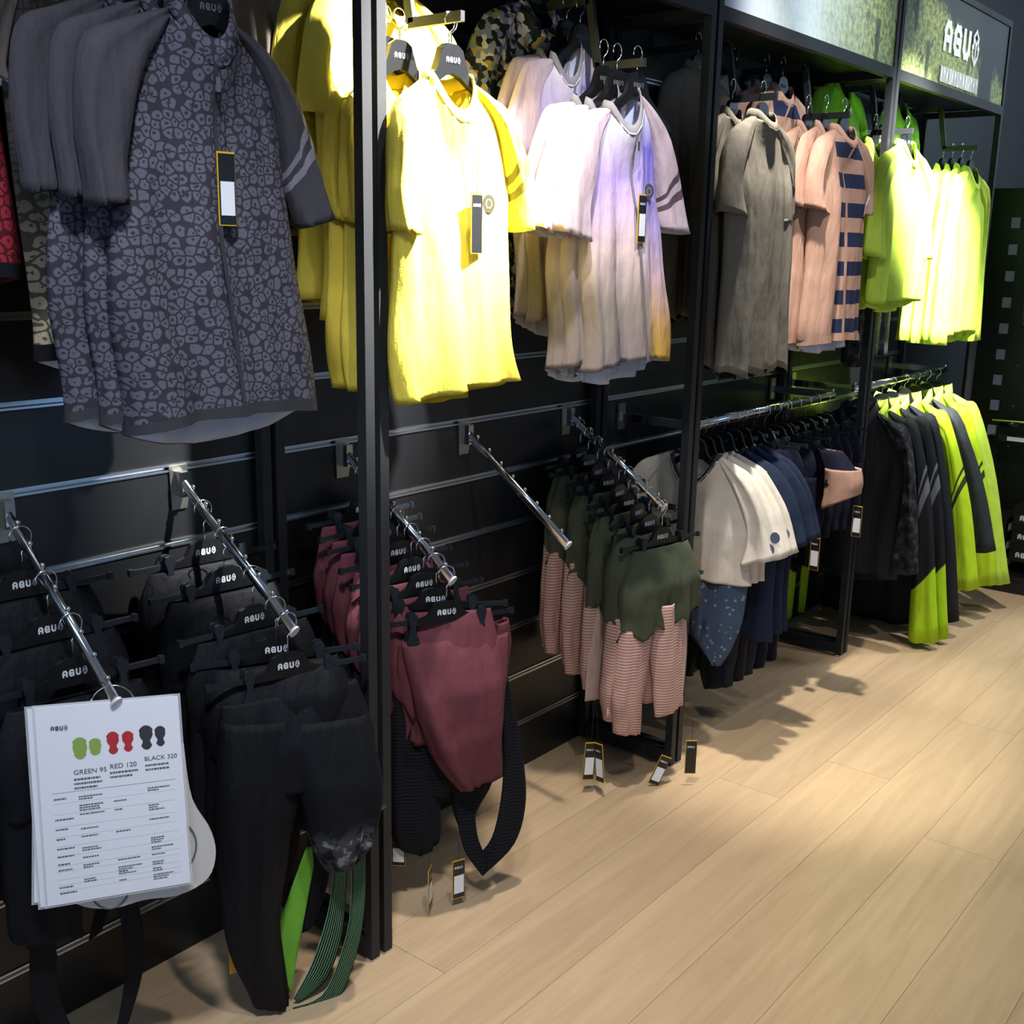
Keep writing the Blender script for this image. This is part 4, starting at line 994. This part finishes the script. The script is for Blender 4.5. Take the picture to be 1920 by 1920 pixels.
# dark shorts on clip hangers
def shorts(label, O, phi, group, seed):
    t = thing('cycling_shorts', label, 'shorts', O, math.radians(phi), group)
    loft('waist', [(-.165, -.28), (-.16, -.2), (-.13, -.133)], [(.165, -.28), (.16, -.2), (.13, -.133)], (.04, .04, .012), DNAVY, t, 12, 34, (.014, .012, .003), 4, seed)
    loft('leg', [(-.16, -.50), (-.17, -.4), (-.165, -.25)], [(-.02, -.52), (-.01, -.4), (.0, -.25)], (.03, .04, .04), DNAVY, t, 12, 26, (.012, .01, .006), 2, seed + 1)
    loft('leg', [(.02, -.52), (.01, -.4), (.0, -.25)], [(.16, -.49), (.17, -.4), (.165, -.25)], (.03, .04, .04), DNAVY, t, 12, 26, (.012, .01, .006), 2, seed + 2)
    return t
s_ = None
for i in range(8):
    yy = 3.50 + i * .083; O = (.262, yy, RZ); ph = (3, -4, 2, 6, 0, 4, -3, 6)[i]; lab = 'dark navy shorts %s after the navy T-shirts on the rail' % words[i]
    s_ = shorts(lab, O, ph, 'dark navy shorts on the rail', 130) if s_ is None else dup(s_, O, ph, lab)
    hanger('c', O, ph, 'black clip hanger of the %s dark navy shorts' % words[i])
    last = s_
pg = thing('cycling_shorts', 'dark navy shorts with turned up peach lining and white hem', 'shorts', (.262, 3.72, RZ), math.radians(2))
loft('waist', [(-.10, -.22), (-.10, -.18), (-.09, -.133)], [(.26, -.22), (.22, -.17), (.12, -.133)], (.03, .03, .012), DNAVY, pg, 10, 28, (.008, .006, .003), 2, 139)
loft('leg', [(.19, -.27), (.185, -.22), (.15, -.15)], [(.30, -.25), (.29, -.21), (.24, -.15)], (.045, .04, .02), [DNAVY, PEACHP], pg, 12, 28, (.006, .005, .003), 2, 140, lining=True, yoff=(-.02,))
loft('turned_hem', [(.185, -.36), (.19, -.29), (.185, -.21)], [(.315, -.29), (.318, -.25), (.308, -.205)], (.052, .052, .048), [PEACHP, WHITE], pg, 10, 28, (.004, .004), 2, 141, lining=True, yoff=(-.02,))
tag(pg, .315, -.03, -.33, string=.05, w=.032, h=.11); tag(pg, .185, -.06, -.46, string=.10, w=.034, h=.12)
hanger('c', (.262, 3.72, RZ), 2, 'black clip hanger of the navy shorts with peach lining')

# jackets on the second rail
jr = dict(W=.225, C=.225, Sh=.20, zt=-.112, nw=.08, slope=.50, cuff=.062)
RZ2 = 1.093
def jacket(label, y, phi, body, sl_, L=.80, sl=.66, ang=14, seed=150, group=None, collar=None, **kw):
    O = (.272, y, RZ2)
    t, _ = shirt('cycling_jacket', label, O, phi, tee_pts(L=L, sl=sl, ang=ang, **jr), body, sl_, sl_, None, group, collar=collar or LIME, collar_h=.05, seed=seed, cat='jacket', amp=(.016, .014, .008, .002), sd=(.04, .045, .04), **kw)
    hanger('s', O, phi, 'black shirt hanger in the ' + label.split(' on the rail')[0]); return t
jacket('black camouflage sleeved jacket on the rail beside the post', 4.40, 6, JBLK, CAMO, L=.66, sl=.58, ang=10, seed=151, collar=JGREY)
j2 = jacket('black jacket with grey sleeve bands and lime cuffs on the rail, nearer the post', 4.51, 10, JLBODY, JBAND, L=.66, sl=.90, ang=11, seed=152, group='black banded jackets')
dup(j2, (.272, 4.64, RZ2), 4, 'black jacket with grey sleeve bands and lime cuffs on the rail, second from the post'); hanger('s', (.272, 4.64, RZ2), 4, 'black shirt hanger in the farther black banded jacket')
jacket('long black jacket on the rail behind the banded jackets', 4.75, 4, JBLK, JBLK, L=.94, sl=.86, ang=12, seed=153)
jacket('lime jacket with dark sleeve bands on the rail', 4.90, 8, JLIMEB, JLIMEB, L=.84, sl=.76, ang=15, seed=154, group=None)
jacket('charcoal wide sleeved jacket with lime hem on the rail', 5.04, 3, JLHEM, JGREY, L=.84, sl=.62, ang=21, seed=155)
jacket('fluorescent lime jacket on the rail behind the charcoal jacket', 5.18, 6, JLIMEB, JLIMEB, L=.86, sl=.80, ang=14, seed=156)
jacket('plain lime jacket last on the rail', 5.31, 3, LIME, LIME, L=.90, sl=.82, ang=16, seed=157)

# ------------------------------------------------------------------ accessory display behind the last bay
gd = thing('accessory_stand', 'tall black accessory stand with price cards behind the lime jackets', 'display stand', (0, 0, 0))
GY = 5.95
MB().box((.20, GY + .02, .0), (1.6, GY + .5, 1.93)).build('back_board', PANEL, gd)
MB().box((.20, GY - .015, .0), (.23, GY + .02, 1.93)).build('side_rail', BLACK, gd)
for k in range(9):
    z = 1.79 - k * .128
    MB().box((.345, GY - .004, z - .05), (.385, GY + .012, z)).build('price_card', plain('card_blue_grey', '#8d93a6', .6), gd)
logo(gd, .415, GY + .012, 1.855, .16, LOGOM, 'lettering')
for k in range(6):
    z = 1.68 - k * .2
    MB().tube([(.48, GY + .02, z), (.48, GY - .10, z + .004)], .003, 6).tube([(.60, GY + .02, z), (.60, GY - .10, z + .004)], .003, 6).build('peg_hook', CHROME, gd)
for k, (x, z, m_, nm, lb) in enumerate(((.48, 1.66, plain('pale_bottle', '#b9cdd2', .4), 'bike_pump', 'pale mini pump hanging on the accessory stand'), (.48, 1.46, plain('teal', '#2f6b78', .4), 'bike_pump', 'teal mini pump hanging on the accessory stand'),
                                        (.60, 1.46, plain('red', '#8c2c2c', .4), 'bike_light', 'red bike light pack hanging on the accessory stand'))):
    t = thing(nm, lb, 'accessory', (x, GY - .07, z))
    MB().tube([(0, 0, 0), (0, 0, -.03)], .012, 10).build('cap', PLASTIC, t, True); MB().tube([(0, 0, -.03), (0, 0, -.17)], [.017, .013], 10).build('barrel', m_, t, True)
t = thing('safety_glasses', 'lime framed cycling glasses on the accessory stand', 'glasses', (.47, GY - .06, .80))
MB().tube([(-.09, 0, 0), (.06, 0, .004), (.085, 0, .0), (.09, -.01, -.03)], .005, 8).build('frame', LIME, t, True); MB().tube([(-.05, 0, -.012), (.04, 0, -.012)], [.012, .016], 10).build('lens', PLASTIC, t, True)
gs = thing('shelf_label', 'white shelf edge label on the accessory stand', 'label', (0, 0, 0)); MB().box((.46, GY - .06, .705), (.56, GY - .055, .725)).build('strip', STICK, gs); MB().box((.42, GY - .055, .70), (1.2, GY + .018, .73)).build('holder', BLACK, gs)
for k in range(3):
    for c in range(2):
        t = thing('shoe_box', 'black shoe box with white lettering, %s of the %s stack by the accessory stand' % (('bottom', 'middle', 'top')[k], ('near', 'far')[c]), 'box', (.33 + .26 * c, 5.64 + .04 * c, .09 + .092 * k + .06 * c), 0)
        MB().box((0, 0, 0), (.24, .22, .088)).build('carton', PANEL, t); MB().box((-.003, -.003, .060), (.243, .223, .0905)).build('lid', PLASTIC, t)
        lg = logo(t, .03, -.0045, .022, .10, LOGOM, 'lettering'); 
        lg = logo(t, 0, 0, 0, .15, LOGOM, 'lettering'); lg.rotation_euler = (0, 0, math.pi / 2); lg.location = (.2445, .03, .020)
MB_b = thing('box_plinth', 'low black plinth under the shoe boxes', 'plinth', (0, 0, 0)); MB().box((.32, 5.63, 0), (.85, 5.91, .088)).build('block', PANEL, MB_b)
MB().box((.325, 5.627, .07), (.845, 5.632, .08)).build('edge_strip', BLACK, MB_b)
